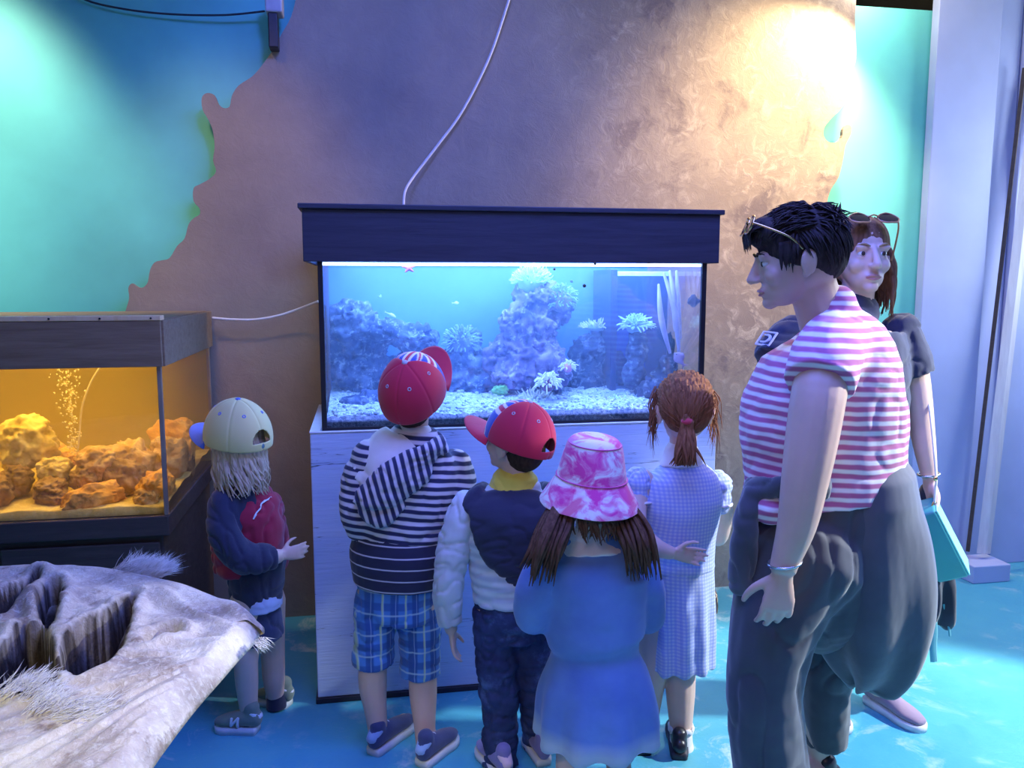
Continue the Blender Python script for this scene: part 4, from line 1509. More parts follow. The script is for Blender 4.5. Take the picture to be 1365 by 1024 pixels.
def cap(t, c, m, s, colf, brim_top, brim_under, m_strap, m_button, brim_len=.072, name='cap', fit=1.0, gap=True):
    """six panel cap; colf(az, el) -> colour; az 0 = front"""
    k = s / 0.225 * fit
    f = lambda x, y, z: c + m @ (V(x, y, z) * k)
    ax, ay, az_, oz = .0885, .1080, .112, .012
    nu, nv = 240, 60
    bm = B()
    g = {}
    cols = []
    for j in range(nv + 1):
        el = R(-9) + (R(90) - R(-9)) * j / nv
        for i in range(nu):
            az = -math.pi + 2 * math.pi * (i + .5) / nu   # 0 = front (+y)
            seam = abs(((az / (math.pi / 3)) + 30.0) % 1.0 - 0.0)
            seam = min(seam, 1 - seam) * (math.pi / 3) * math.cos(el)
            gr = 1 - 0.016 * math.exp(-(seam / .035) ** 2) + 0.006 * math.sin(az * 3 + 1) * math.sin(el * 4)
            sh = 1.0 if el > 0 else (1 - 0.0 * el)
            x = -math.sin(az) * math.cos(el) * ax * gr
            y = math.cos(az) * math.cos(el) * ay * gr - .012
            z = math.sin(el) * az_ * gr + oz
            g[(i, j)] = bm.verts.new(f(x, y, z))
            cols.append(colf(az, el))
    for j in range(nv):
        for i in range(nu):
            i2 = (i + 1) % nu
            azm = -math.pi + 2 * math.pi * (i + 1) / nu
            el = R(-9) + R(99) * (j + .5) / nv
            back = abs(abs(azm) - math.pi)
            if gap and el > R(2) and (back / .36) ** 2 + ((el - R(2)) / .36) ** 2 < 1:
                continue
            bm.faces.new((g[(i, j)], g[(i2, j)], g[(i2, j + 1)], g[(i, j + 1)]))
    bmesh.ops.recalc_face_normals(bm, faces=bm.faces[:])
    me = bpy.data.meshes.new('cap')
    bm.verts.index_update()
    bm.to_mesh(me); bm.free()
    ca = me.color_attributes.new('Col', 'FLOAT_COLOR', 'POINT')
    ca.data.foreach_set('color', np.array([(*q, 1) for q in cols], np.float32).ravel())
    o = obj(name, me, CAPM, t)
    sd = o.modifiers.new('s', 'SOLIDIFY'); sd.thickness = 0.003; sd.offset = 1
    # brim
    bm = B()
    nU, nV = 40, 12
    gv = {}
    for i in range(nU + 1):
        u = -1 + 2 * i / nU
        a = u * R(62)
        for j in range(nV + 1):
            v = j / nV
            x0, y0 = math.sin(a) * ax * 1.0, math.cos(a) * ay - .012
            x = x0 * (1 + .06 * v)
            y = y0 + brim_len * v * (1 - u * u) ** .55
            z = oz - .014 + .006 * v - .030 * (x / ax) ** 2 * (v ** .8) + .0
            gv[(i, j)] = bm.verts.new(f(x, y, z))
    for i in range(nU):
        for j in range(nV):
            bm.faces.new((gv[(i, j)], gv[(i + 1, j)], gv[(i + 1, j + 1)], gv[(i, j + 1)]))
    b = obj('brim', bm, [brim_top, brim_under], o)
    sd = b.modifiers.new('s', 'SOLIDIFY'); sd.thickness = 0.004; sd.offset = 0; sd.material_offset = 1
    bm = B(); ell(bm, f(0, -.012, oz + az_ + .001), (.009 * k, .009 * k, .005 * k), m, 12)
    obj('button', bm, m_button, o)
    bm = B()
    pts = []
    for q in range(9):
        az = math.pi + (-.42 + .84 * q / 8)
        pts.append(f(-math.sin(az) * ax * 1.01, math.cos(az) * ay * 1.01 - .012, oz - .004))
    tube(bm, pts, [(.008 * k, .0018 * k)] * 9, side=m @ V(0, 0, 1), n=8, sub=2, flat_end=True)
    obj('strap', bm, m_strap, o)
    for q in range(6):
        az = math.pi / 6 + q * math.pi / 3
        el = R(46)
        p = V(-math.sin(az) * math.cos(el) * ax, math.cos(az) * math.cos(el) * ay, math.sin(el) * az_)
        nrm = V(p.x / ax ** 2, p.y / ay ** 2, p.z / az_ ** 2).normalized()
        cc = V(p.x, p.y - .012, p.z + oz) + nrm * .003
        bm = B()
        a_ = nrm.orthogonal().normalized(); b_ = nrm.cross(a_)
        R1, R2 = .0042, .0014
        vv = []
        for i in range(10):
            t1 = 2 * math.pi * i / 10
            for j in range(6):
                t2 = 2 * math.pi * j / 6
                vv.append(bm.verts.new(f(*(cc + (a_ * math.cos(t1) + b_ * math.sin(t1)) * (R1 + R2 * math.cos(t2)) + nrm * R2 * math.sin(t2)))))
        for i in range(10):
            for j in range(6):
                bm.faces.new((vv[i * 6 + j], vv[((i + 1) % 10) * 6 + j], vv[((i + 1) % 10) * 6 + (j + 1) % 6], vv[i * 6 + (j + 1) % 6]))
        obj('eyelet', bm, m_button, o)
    return o


# ------------------------------------------------------------------ cloth patterns
def stripes(name, a, b, period, duty=0.5, axis=(0, 0, 1), wob=0.006, rough=0.9, soft=0.06, bend=None):
    d = Nd(name)
    c = d.co()
    sp = d.n('VectorMath', {0: c, 1: axis}, operation='DOT_PRODUCT').outputs['Value']
    nz = d.noise(c, 5, 3)
    t_ = d.math('ADD', sp, d.math('MULTIPLY', nz, wob * 4))
    fr = d.math('FRACT', d.math('DIVIDE', t_, period))
    tri = d.math('ABSOLUTE', d.math('SUBTRACT', fr, 0.5))
    k = d.n('MapRange', {0: tri, 1: duty / 2 - soft, 2: duty / 2 + soft, 3: 1.0, 4: 0.0}).outputs[0]
    col = d.mix(k, a, b)
    return d.bsdf(col, rough, d.noise(c, 10, 4), 0.3, 0.01, Sheen_Weight=0.2)


def checks(name, base, bands, rough=0.9):
    """bands: (axis, period, duty, offset, colour, strength)"""
    d = Nd(name)
    c = d.co()
    col = d.n('RGB'); col.outputs[0].default_value = (*base, 1)
    col = col.outputs[0]
    nz = d.math('MULTIPLY', d.noise(c, 5, 2), 0.012)
    for ax, per, duty, off, cc, st in bands:
        sp = d.n('VectorMath', {0: c, 1: ax}, operation='DOT_PRODUCT').outputs['Value']
        fr = d.math('FRACT', d.math('DIVIDE', d.math('ADD', d.math('ADD', sp, nz), off + 10 * per), per))
        tri = d.math('ABSOLUTE', d.math('SUBTRACT', fr, 0.5))
        k = d.n('MapRange', {0: tri, 1: duty / 2 - .03, 2: duty / 2 + .03, 3: st, 4: 0.0}).outputs[0]
        col = d.mix(k, col, cc)
    return d.bsdf(col, rough, d.noise(c, 9, 4), 0.3, 0.01, Sheen_Weight=0.2)
# ================================================================== the visitors
RED = (0.55, 0.012, 0.055)
mt_red = fabric('red_cap_cloth', (0.55, 0.012, 0.055))
mt_yel = fabric('pale_yellow_cloth', (0.85, 0.76, 0.36))
mt_white = fabric('white_cloth', (0.80, 0.76, 0.76), 0.06)
mt_navy = fabric('navy_cloth', (0.025, 0.028, 0.065))
mt_blue = fabric('mid_blue_cloth', (0.10, 0.18, 0.62))
mt_grey_btn = plain('grey_button', (0.45, 0.45, 0.55), 0.5)
mt_lace = fabric('pale_lace', (0.75, 0.78, 0.85))
mt_sole = plain('pale_rubber', (0.62, 0.66, 0.70), 0.6, 0.06)
mt_dsole = plain('dark_rubber', (0.03, 0.03, 0.05), 0.6)
mt_shoe_navy = fabric('navy_shoe_suede', (0.045, 0.06, 0.16))
mt_shoe_blk = plain('black_shoe_leather', (0.02, 0.02, 0.03), 0.35)
mt_shoe_green = fabric('olive_shoe_suede', (0.20, 0.26, 0.20))
mt_shoe_vio = fabric('violet_shoe_canvas', (0.25, 0.22, 0.48))
brow_d = plain('dark_brow', (0.05, 0.03, 0.02), 0.8)
brow_l = plain('light_brow', (0.40, 0.26, 0.14), 0.8)


def flag_panel(az, el):
    if abs(az) > R(61):
        return RED
    u = az / R(60)
    v = min(1, max(0, el / R(88)))
    h = u * math.cos(el)
    y = v * 1.15 - .55
    if abs(h) < .06 or abs(y) < .06:
        return (0.62, 0.03, 0.08)
    if abs(h) < .14 or abs(y) < .13:
        return (0.85, 0.80, 0.82)
    if abs(abs(h) * 1.0 - abs(y) * 1.15) < .05:
        return (0.62, 0.03, 0.08)
    if abs(abs(h) * 1.0 - abs(y) * 1.15) < .13:
        return (0.82, 0.78, 0.82)
    return (0.05, 0.11, 0.48)


def on_rim(*a):
    pass


# ---------------------------------------------------------------- boy in striped hoodie
def boy_hoodie():
    t = thing('person', 'taller boy in red cap, striped hooded top and blue plaid shorts at the aquarium', 'person', PF(535, 1000), 'children watching the aquarium')
    Y = 2.38
    hc = P(553, 524, Y); hm = HM(-20, 20, 4); hs = .205
    tors = [(478, 584, 790, Y, .09), (474, 592, 745, Y, .098), (470, 604, 690, Y, .102), (472, 612, 645, Y, .10), (484, 614, 612, Y, .085), (512, 592, 590, Y, .062)]
    armL = [(494, 612, Y, 50), (477, 652, Y, 46), (480, 700, 2.36, 42), (500, 660, 2.44, 34), (528, 598, 2.53, 27), (541, 574, 2.575, 22)]
    armR = [(606, 622, Y + .02, 50), (612, 660, 2.36, 46), (606, 696, 2.40, 42), (596, 655, 2.46, 34), (572, 598, 2.53, 27), (564, 574, 2.575, 22)]
    legL = [(505, 790, Y, 58), (499, 840, Y, 50), (497, 885, Y - .01, 40), (497, 915, Y, 38), (501, 950, Y, 30), (505, 985, Y, 26)]
    legR = [(556, 790, Y, 58), (560, 840, Y, 50), (563, 888, Y - .01, 40), (564, 925, Y - .01, 38), (566, 965, Y - .03, 30), (568, 1002, Y - .04, 26)]
    bm = B()
    rings(bm, tors, -.012, .86)
    tube(bm, [P(548, 612, Y), P(551, 575, Y), P(553, 545, Y)], [.045, .042, .043], n=16)
    head(bm, hc, hm, hs)
    for a in (armL, armR):
        limb(bm, a, 0, .74)
    for a in (legL, legR):
        limb(bm, a, 0, .98)
    kh = .66
    for a, th in ((armL, V(1, 0, .2)), (armR, V(-1, 0, .2))):
        w = P(a[-1][0], a[-1][1], a[-1][2])
        hand(bm, w, V(0.05, 1, -.02), V(0, 0, -1), th, .6, .2)
    for a, hl, to in ((legL, PF(500, 1005), PF(545, 965)), (legR, PF(565, 1020), PF(604, 985))):
        tube(bm, [hl.lerp(to, .15) + V(0, 0, .05), hl.lerp(to, .5) + V(0, 0, .04), hl.lerp(to, .85) + V(0, 0, .03)], [.022, .022, .018], n=12)
    obj('body', remesh(bm, .0042, 4), SKIN, t)
    face_parts(t, hc, hm, hs, brow_d)
    short_hair(t, hc, hm, hs * .99, hair_mat('dark_brown_hair', (0.035, 0.02, 0.015), (0.09, 0.055, 0.035)), 1, low=-.062, top=False)
    cap(t, hc + V(0, -.002, .004), HM(-26, 38, 5), hs, flag_panel, mt_red, mt_red, mt_red, mt_grey_btn, fit=1.13, brim_len=.090, gap=False)
    # striped top
    bm = B()
    rings(bm, [(474, 593, 741, Y, .099)] + tors[2:], .004)
    for a in (armL, armR):
        limb(bm, a[:-1], .003)
    st = stripes('navy_cream_stripes', (0.020, 0.022, 0.075), (0.68, 0.62, 0.66), .0225, .48, (0.14, 0, .99), .004)
    me = cloth_me(bm, .0055, 4, .006, (8, 8, 16), 1)
    top = obj('striped_top', me, st, t)
    bm = B()
    rings(bm, [(477, 586, 777, Y, .094), (473, 592, 754, Y, .100), (471, 595, 731, Y, .102)], .012)
    hb = obj('hem_band', cloth_me(bm, .005, 2, .001, fine=0), stripes('navy_hem_band', (0.022, 0.020, 0.055), (0.66, 0.60, 0.66), .034, .11, (0.05, 0, 1), .002, soft=.03), top, label='navy hem band with a thin pale line')
    # white shoulder of the shirt beneath
    bm = B()
    rings(bm, [(476, 566, 650, Y, .100), (482, 574, 615, Y - .004, .088), (510, 584, 594, Y - .002, .068), (528, 578, 583, Y, .05)], .0055)
    limb(bm, [(498, 612, Y, 50), (482, 640, Y, 48)], .0055)
    obj('shirt_shoulder', cloth_me(bm, .0055, 4, .003, 8, 3), mt_white, t, label='white shirt shoulder')
    bm = B()
    tube(bm, [P(520, 585, Y - .045), P(532, 594, Y - .066), P(552, 598, Y - .070), P(574, 594, Y - .064), P(586, 584, Y - .045)], [(.006, .004)] * 5, n=8)
    obj('collar', remesh(bm, .003, 2), mt_navy, t, label='dark collar line')
    # hood hanging off to the left
    hst = stripes('hood_stripes', (0.022, 0.024, 0.085), (0.66, 0.60, 0.66), .0205, .45, (-.93, 0, -.25), .006)
    bm = B()
    def hp(px, py, dy):
        return P(px, py, Y - .098 - dy)
    tube(bm, [P(588, 590, Y - .03), P(582, 594, Y - .07), hp(566, 612, .008), hp(538, 634, .012), hp(508, 652, .006), P(484, 662, Y - .075), P(472, 664, Y - .02)],
         [(.016, .018), (.032, .022), (.050, .026), (.062, .030), (.056, .028), (.036, .022), (.014, .014)], side=V(.5, 0, 1), n=20, sub=5)
    tube(bm, [P(590, 600, Y - .05), P(585, 585, Y - .02), P(568, 577, Y - .01), P(566, 572, Y + .03)], [.016, .018, .016, .012], n=12)
    tube(bm, [hp(474, 668, -.02), hp(505, 690, .0), hp(535, 672, .006)], [(.014, .012), (.034, .018), (.014, .012)], side=V(.4, 0, 1), n=14)
    obj('hood', cloth_me(bm, .005, 3, .007, (18, 18, 18), 5), hst, top)
    # shorts
    pl_ = checks('blue_plaid', (0.07, 0.24, 0.60), [((1, .3, 0), .062, .34, 0, (0.02, 0.07, 0.26), .8), ((0, 0, 1), .066, .34, .01, (0.02, 0.08, 0.30), .7),
                                                  ((1, .3, 0), .062, .08, .03, (0.60, 0.72, 0.35), .8), ((0, 0, 1), .066, .07, .036, (0.50, 0.70, 0.75), .7), ((1, .3, 0), .031, .06, .012, (0.45, 0.65, 0.85), .5)])
    bm = B()
    rings(bm, [(482, 578, 822, Y, .085), (477, 584, 795, Y, .092), (477, 585, 768, Y, .092)], .004)
    limb(bm, [(503, 790, Y, 56), (498, 835, Y, 56), (497, 886, Y, 54)], .002)
    limb(bm, [(557, 795, Y, 58), (560, 840, Y, 57), (560, 898, Y, 54)], .002)
    obj('shorts', cloth_me(bm, .0055, 3, .007, (10, 10, 14), 8), pl_, t)
    for hl, to, nm in ((PF(497, 1008), PF(549, 966), 0), (PF(562, 1024), PF(606, 985), 1)):
        shoe(t, hl, to, .7, mt_shoe_navy, mt_sole, high=.062, width=.036, m_tongue=mt_lace, collar=fabric('blue_heel_cloth%d' % nm, (0.30, 0.45, 0.70)))


boy_hoodie()


# ---------------------------------------------------------------- boy with navy hood and yellow collar
def boy_navy():
    t = thing('person', 'smaller boy in red cap, yellow collar, navy hood and dark jeans', 'person', PF(685, 1030), 'children watching the aquarium')
    Y = 2.23
    hc = P(687, 588, Y); hm = HM(38, 8, -3); hs = .198
    tors = [(634, 716, 815, Y, .08), (628, 726, 770, Y, .088), (620, 740, 725, Y, .092), (614, 750, 692, Y, .088), (624, 748, 668, Y, .072), (655, 722, 650, Y, .05)]
    armL = [(624, 676, Y, 44), (607, 722, Y, 44), (598, 772, Y, 42), (597, 812, Y + .01, 36), (602, 842, Y + .02, 22)]
    armR = [(742, 676, Y, 44), (754, 722, Y + .02, 44), (752, 768, Y + .06, 40), (738, 775, Y + .2, 34), (722, 770, Y + .3, 22)]
    legL = [(655, 815, Y, 56), (660, 870, Y, 52), (664, 925, Y - .01, 42), (666, 965, Y, 38), (669, 1015, Y, 30)]
    legR = [(704, 815, Y, 56), (711, 870, Y + .02, 52), (716, 925, Y + .03, 42), (718, 965, Y + .05, 38), (720, 1000, Y + .08, 30)]
    bm = B()
    rings(bm, tors, -.012, .86)
    tube(bm, [P(687, 668, Y), P(687, 640, Y), P(687, 612, Y)], [.044, .040, .041], n=16)
    head(bm, hc, hm, hs)
    for a in (armL, armR):
        limb(bm, a, 0, .74)
    for a in (legL, legR):
        limb(bm, a, -.004, .86)
    hand(bm, P(602, 842, Y + .02), V(.12, .05, -1), V(1, .2, 0), V(0.2, 1, 0), .62, .35)
    hand(bm, P(722, 770, Y + .3), V(-.5, 1, 0), V(0, 0, -1), V(-1, 0, 0), .62, .5)
    obj('body', remesh(bm, .0042, 4), SKIN, t)
    face_parts(t, hc, hm, hs, brow_d)
    short_hair(t, hc, hm, hs * .985, bpy.data.materials['dark_brown_hair'], 2, low=-.052, top=False)
    cap(t, hc + V(0, 0, .0), HM(42, 16, 4), hs, flag_panel, mt_red, mt_red, mt_red, mt_grey_btn, fit=1.10, brim_len=.092)
    js = stripes('pale_jumper', (0.50, 0.56, 0.66), (0.74, 0.78, 0.84), .030, .5, (0, 0, 1), .004, soft=.15)
    plainj = fabric('pale_jumper_sleeve', (0.62, 0.66, 0.70), .1)
    bm = B()
    rings(bm, [(633, 722, 800, Y, .086)] + tors[1:], .004)
    limb(bm, armR[:-1], .003)
    top = obj('jumper', cloth_me(bm, .0055, 4, .006, (6, 6, 22), 2), js, t)
    bm = B()
    limb(bm, armL[:-1] + [(600, 830, Y + .015, 30)], .0035)
    obj('sleeve', cloth_me(bm, .005, 4, .006, (12, 12, 12), 12), plainj, top, label='plain pale sleeve')
    # navy hood lying on the back in a deep rounded U
    bm = B()
    for rs in [[(634, 734, 662, Y - .045), (626, 742, 690, Y - .082), (634, 740, 722, Y - .088), (652, 730, 752, Y - .086), (676, 712, 775, Y - .080)]]:
        pts = [P((l + r) / 2, py, yy) for l, r, py, yy in rs]
        rad = [((r - l) / 2 * mpp(680, 700, Y), .024) for l, r, py, yy in rs]
        tube(bm, pts, rad, side=CAMR, n=28, sub=5)
    tube(bm, [P(626, 676, Y - .03), P(636, 655, Y - .01), P(646, 650, Y + .04)], [.026, .022, .02], n=12)
    tube(bm, [P(744, 676, Y - .03), P(734, 655, Y - .01), P(724, 650, Y + .04)], [.026, .022, .02], n=12)
    obj('hood', cloth_me(bm, .005, 4, .005, (9, 9, 14), 6), mt_navy, top, label='navy hood hanging down the back')
    bm = B()
    rings(bm, [(646, 724, 664, Y, .066), (650, 720, 654, Y, .060), (655, 716, 645, Y, .052)], .004)
    obj('collar', cloth_me(bm, .004, 3, .003, 20), fabric('yellow_collar_cloth', (0.90, 0.74, 0.10)), t, label='yellow collar')
    jn = Nd('dark_denim')
    c = jn.co()
    n1 = jn.noise(c, 8, 6, .65)
    n2 = jn.noise(jn.co((30, 30, 9)), 4, 4)
    col = jn.ramp(n1, [(0.35, (0.018, 0.025, 0.085)), (0.55, (0.035, 0.055, 0.16)), (0.72, (0.12, 0.20, 0.42))])
    jm = jn.bsdf(col, .85, n2, .4, .006)
    bm = B()
    rings(bm, [(636, 724, 850, Y, .075), (632, 724, 815, Y, .083), (632, 722, 795, Y, .083)], .003)
    limb(bm, [(656, 820, Y, 56), (661, 870, Y, 55), (665, 930, Y, 50), (667, 985, Y, 46), (668, 1018, Y, 48)], .002)
    limb(bm, [(703, 820, Y, 56), (711, 870, Y + .02, 54), (716, 930, Y + .03, 48), (718, 975, Y + .06, 44), (720, 1000, Y + .08, 46)], .002)
    obj('jeans', cloth_me(bm, .0055, 3, .009, (9, 9, 22), 4), jm, t)
    shoe(t, PF(676, 1042), PF(640, 1000), .6, mt_shoe_vio, mt_sole, high=.06, width=.033, m_tongue=mt_lace, collar=fabric('pink_heel_cloth', (0.85, 0.62, 0.70)))
    shoe(t, PF(726, 1022), PF(704, 985), .6, mt_shoe_vio, mt_sole, high=.06, width=.033, m_tongue=mt_lace)


boy_navy()


# ---------------------------------------------------------------- girl with the pink bucket hat
def girl_hat():
    t = thing('person', 'small girl in pink tie dyed sun hat and flared blue dress, seen from behind', 'person', PF(790, 1060), 'children watching the aquarium')
    Y = 1.97
    hc = P(787, 652, Y); hm = HM(-4, 6, 0); hs = .195
    tors = [(744, 836, 900, Y, .07), (740, 844, 838, Y, .078), (722, 860, 792, Y, .09), (712, 862, 762, Y, .085), (732, 846, 740, Y, .07), (760, 820, 722, Y, .046)]
    armL = [(726, 758, Y, 48), (712, 790, Y - .01, 48), (710, 822, Y + .01, 42), (724, 815, Y + .12, 30), (742, 795, Y + .22, 24)]
    armR = [(852, 758, Y, 46), (864, 790, Y, 44), (864, 820, Y + .02, 40), (848, 815, Y + .12, 30), (828, 795, Y + .22, 24)]
    legL = [(766, 895, Y, 42), (760, 960, Y, 42), (758, 1005, Y, 36), (757, 1035, Y, 34), (758, 1092, Y, 25)]
    legR = [(816, 895, Y, 42), (822, 960, Y, 42), (824, 1005, Y, 36), (825, 1035, Y, 34), (826, 1092, Y, 25)]
    bm = B()
    rings(bm, tors, -.012, .84)
    tube(bm, [P(787, 740, Y), P(787, 710, Y), P(787, 680, Y)], [.042, .038, .040], n=16)
    head(bm, hc, hm, hs)
    for a in (armL, armR):
        limb(bm, a, 0, .78)
    for a in (legL, legR):
        limb(bm, a, 0, .96)
    hand(bm, P(742, 795, Y + .22), V(.4, 1, .4), V(.3, 0, -1), V(1, 0, .3), .6, .5)
    hand(bm, P(828, 795, Y + .22), V(-.4, 1, .4), V(-.3, 0, -1), V(-1, 0, .3), .6, .5)
    obj('body', remesh(bm, .0042, 4), SKIN, t)
    face_parts(t, hc, hm, hs, brow_d)
    # dress
    d = Nd('blue_dress_cloth')
    c = d.co()
    zz = d.n('SeparateXYZ', {0: c}).outputs[2]
    n1 = d.noise(c, 7, 5)
    col = d.ramp(n1, [(0.3, (0.10, 0.20, 0.52)), (0.7, (0.16, 0.30, 0.62))])
    hem = d.n('MapRange', {0: d.math('ADD', zz, d.math('MULTIPLY', n1, .05)), 1: .270, 2: .310, 3: 1.0, 4: 0.0}).outputs[0]
    col = d.mix(hem, col, (0.42, 0.52, 0.62))
    dm = d.bsdf(col, .9, d.noise(c, 9, 4), .3, .01, Sheen_Weight=.3)
    bm = B()
    rings(bm, [(714, 880, 978, Y, .150), (716, 877, 950, Y, .146), (722, 868, 910, Y, .128), (735, 851, 872, Y, .098), (737, 850, 860, Y, .090), (728, 856, 846, Y, .102), (726, 860, 820, Y, .100), (720, 863, 790, Y, .096), (710, 866, 764, Y, .09), (732, 850, 742, Y, .074), (750, 832, 728, Y, .055)], .003, n=40)
    limb(bm, armL[:3] + [(716, 822, Y + .07, 38)], .005)
    limb(bm, armR[:3] + [(858, 822, Y + .07, 38)], .005)
    me = remesh(bm, .006, 4)
    ctr = P(790, 900, Y) - base_of(t) + base_of(t)

    def fold(p, n):
        ang = np.arctan2(p[:, 1] - ctr.y, p[:, 0] - ctr.x)
        dn = np.clip((ctr.z + .06 - p[:, 2]) / .25, 0, 1)
        return .011 * np.sin(ang * 9 + 3 * vnoise(p, 3)) * dn + .012 * (fbm(p, (7, 7, 12), 3) - .5)
    push(me, fold)
    dress = obj('dress', me, dm, t)
    bm = B()
    rings(bm, [(748, 832, 738, Y - .006, .062), (756, 822, 722, Y, .05)], .004)
    obj('undershirt', cloth_me(bm, .004, 2, .002), mt_white, t, label='white undershirt at the neck')
    # hair
    hmt = hair_mat('long_brown_hair', (0.07, 0.035, 0.022), (0.20, 0.105, 0.065))
    long_hair(t, hc + V(0, 0, -.012), hm, hs, hmt, 21, n=110, length=.13, wave=.010, splay=.004, w=.008, outw=.018, jitter=.002, cap_r=.90)
    # two heavier bunches resting on the shoulders
    q = random.Random(3)
    for sgn, pts0 in ((-1, [(750, 668, -.02), (738, 700, -.075), (726, 732, -.105), (716, 768, -.095)]), (1, [(826, 668, -.02), (842, 700, -.07), (852, 728, -.10), (858, 762, -.085)])):
        bm = B()
        for i in range(80):
            ox, oy = q.gauss(0, 11), q.gauss(0, .012)
            ph = q.uniform(0, 6)
            pts = []
            for j, (px, py, dy) in enumerate(pts0):
                u = j / 3
                pts.append(P(px + ox * (1 if j else .6) + 4 * math.sin(ph + 3 * u) * u, py + (q.uniform(-26, 14) if j == 3 else 0), Y + dy + oy - (.006 if j else 0)))
            lock(bm, pts, .0065 * q.uniform(.7, 1.2), .5, 6, 4)
        obj('hair_bunch', bm, hmt, t)
    # bucket hat
    d = Nd('tie_dye')
    c = d.co()
    n1 = d.noise(c, 15, 4, .6, 1.2)
    n2 = d.noise(d.co(loc=(3, 1, 2)), 10, 3, .5, .8)
    col = d.ramp(n1, [(0.40, (0.80, 0.06, 0.38)), (0.49, (0.85, 0.30, 0.55)), (0.56, (0.90, 0.82, 0.86)), (0.75, (0.92, 0.90, 0.92))])
    col = d.mix(d.ramp(n2, [(0.58, (0, 0, 0)), (0.70, (.8, .8, .8))]), col, (0.82, 0.05, 0.25))
    hm_ = d.bsdf(col, .9, d.noise(c, 300, 2), .2, .002, Sheen_Weight=.3)
    k = hs / .225
    tilt = HM(-4, 4, 4)
    bm = B()
    prof = [(.003, .147), (.035, .146), (.060, .140), (.073, .128), (.080, .110), (.088, .080), (.095, .050), (.099, .028), (.101, .022), (.108, .012), (.122, -.012), (.135, -.036), (.142, -.052), (.1425, -.055)]
    lathe(bm, [(r * k * 1.02, z * k) for r, z in crom([(r, z, 0) for r, z in prof], 3)[:, :2]], hc + V(0, -.004, .012), 64, tilt, 1.0, 1.06)
    bm.faces.new([v for v in bm.verts[:64]][::-1])
    bmesh.ops.recalc_face_normals(bm, faces=bm.faces[:])
    me = to_me(bm)
    push(me, lambda p, n: .008 * (fbm(p, (16, 16, 10), 3) - .5))
    ht = obj('sun_hat', me, hm_, t)
    sd = ht.modifiers.new('s', 'SOLIDIFY'); sd.thickness = .003; sd.offset = -1
    bm = B()
    for zz_, r in ((.026, .1005), (.126, .0745)):
        pts = [hc + V(0, -.004, .012) + tilt @ V(r * k * 1.03 * math.cos(a), r * 1.06 * k * 1.03 * math.sin(a), zz_ * k) for a in [2 * math.pi * i / 40 for i in range(41)]]
        tube(bm, pts, [.0018] * 41, n=6, sub=1)
    obj('seam', bm, fabric('pink_seam', (0.70, 0.10, 0.38)), ht)
    for l in (legL, legR):
        px = l[-1][0]
        shoe(t, V(P(px, 1075, Y).x, Y - .05, 0), V(P(px, 1075, Y).x + (-.015 if px < 790 else .02), Y + .12, 0), .6, mt_shoe_blk, mt_dsole, high=.05, width=.030, m_tongue=mt_shoe_blk)


girl_hat()


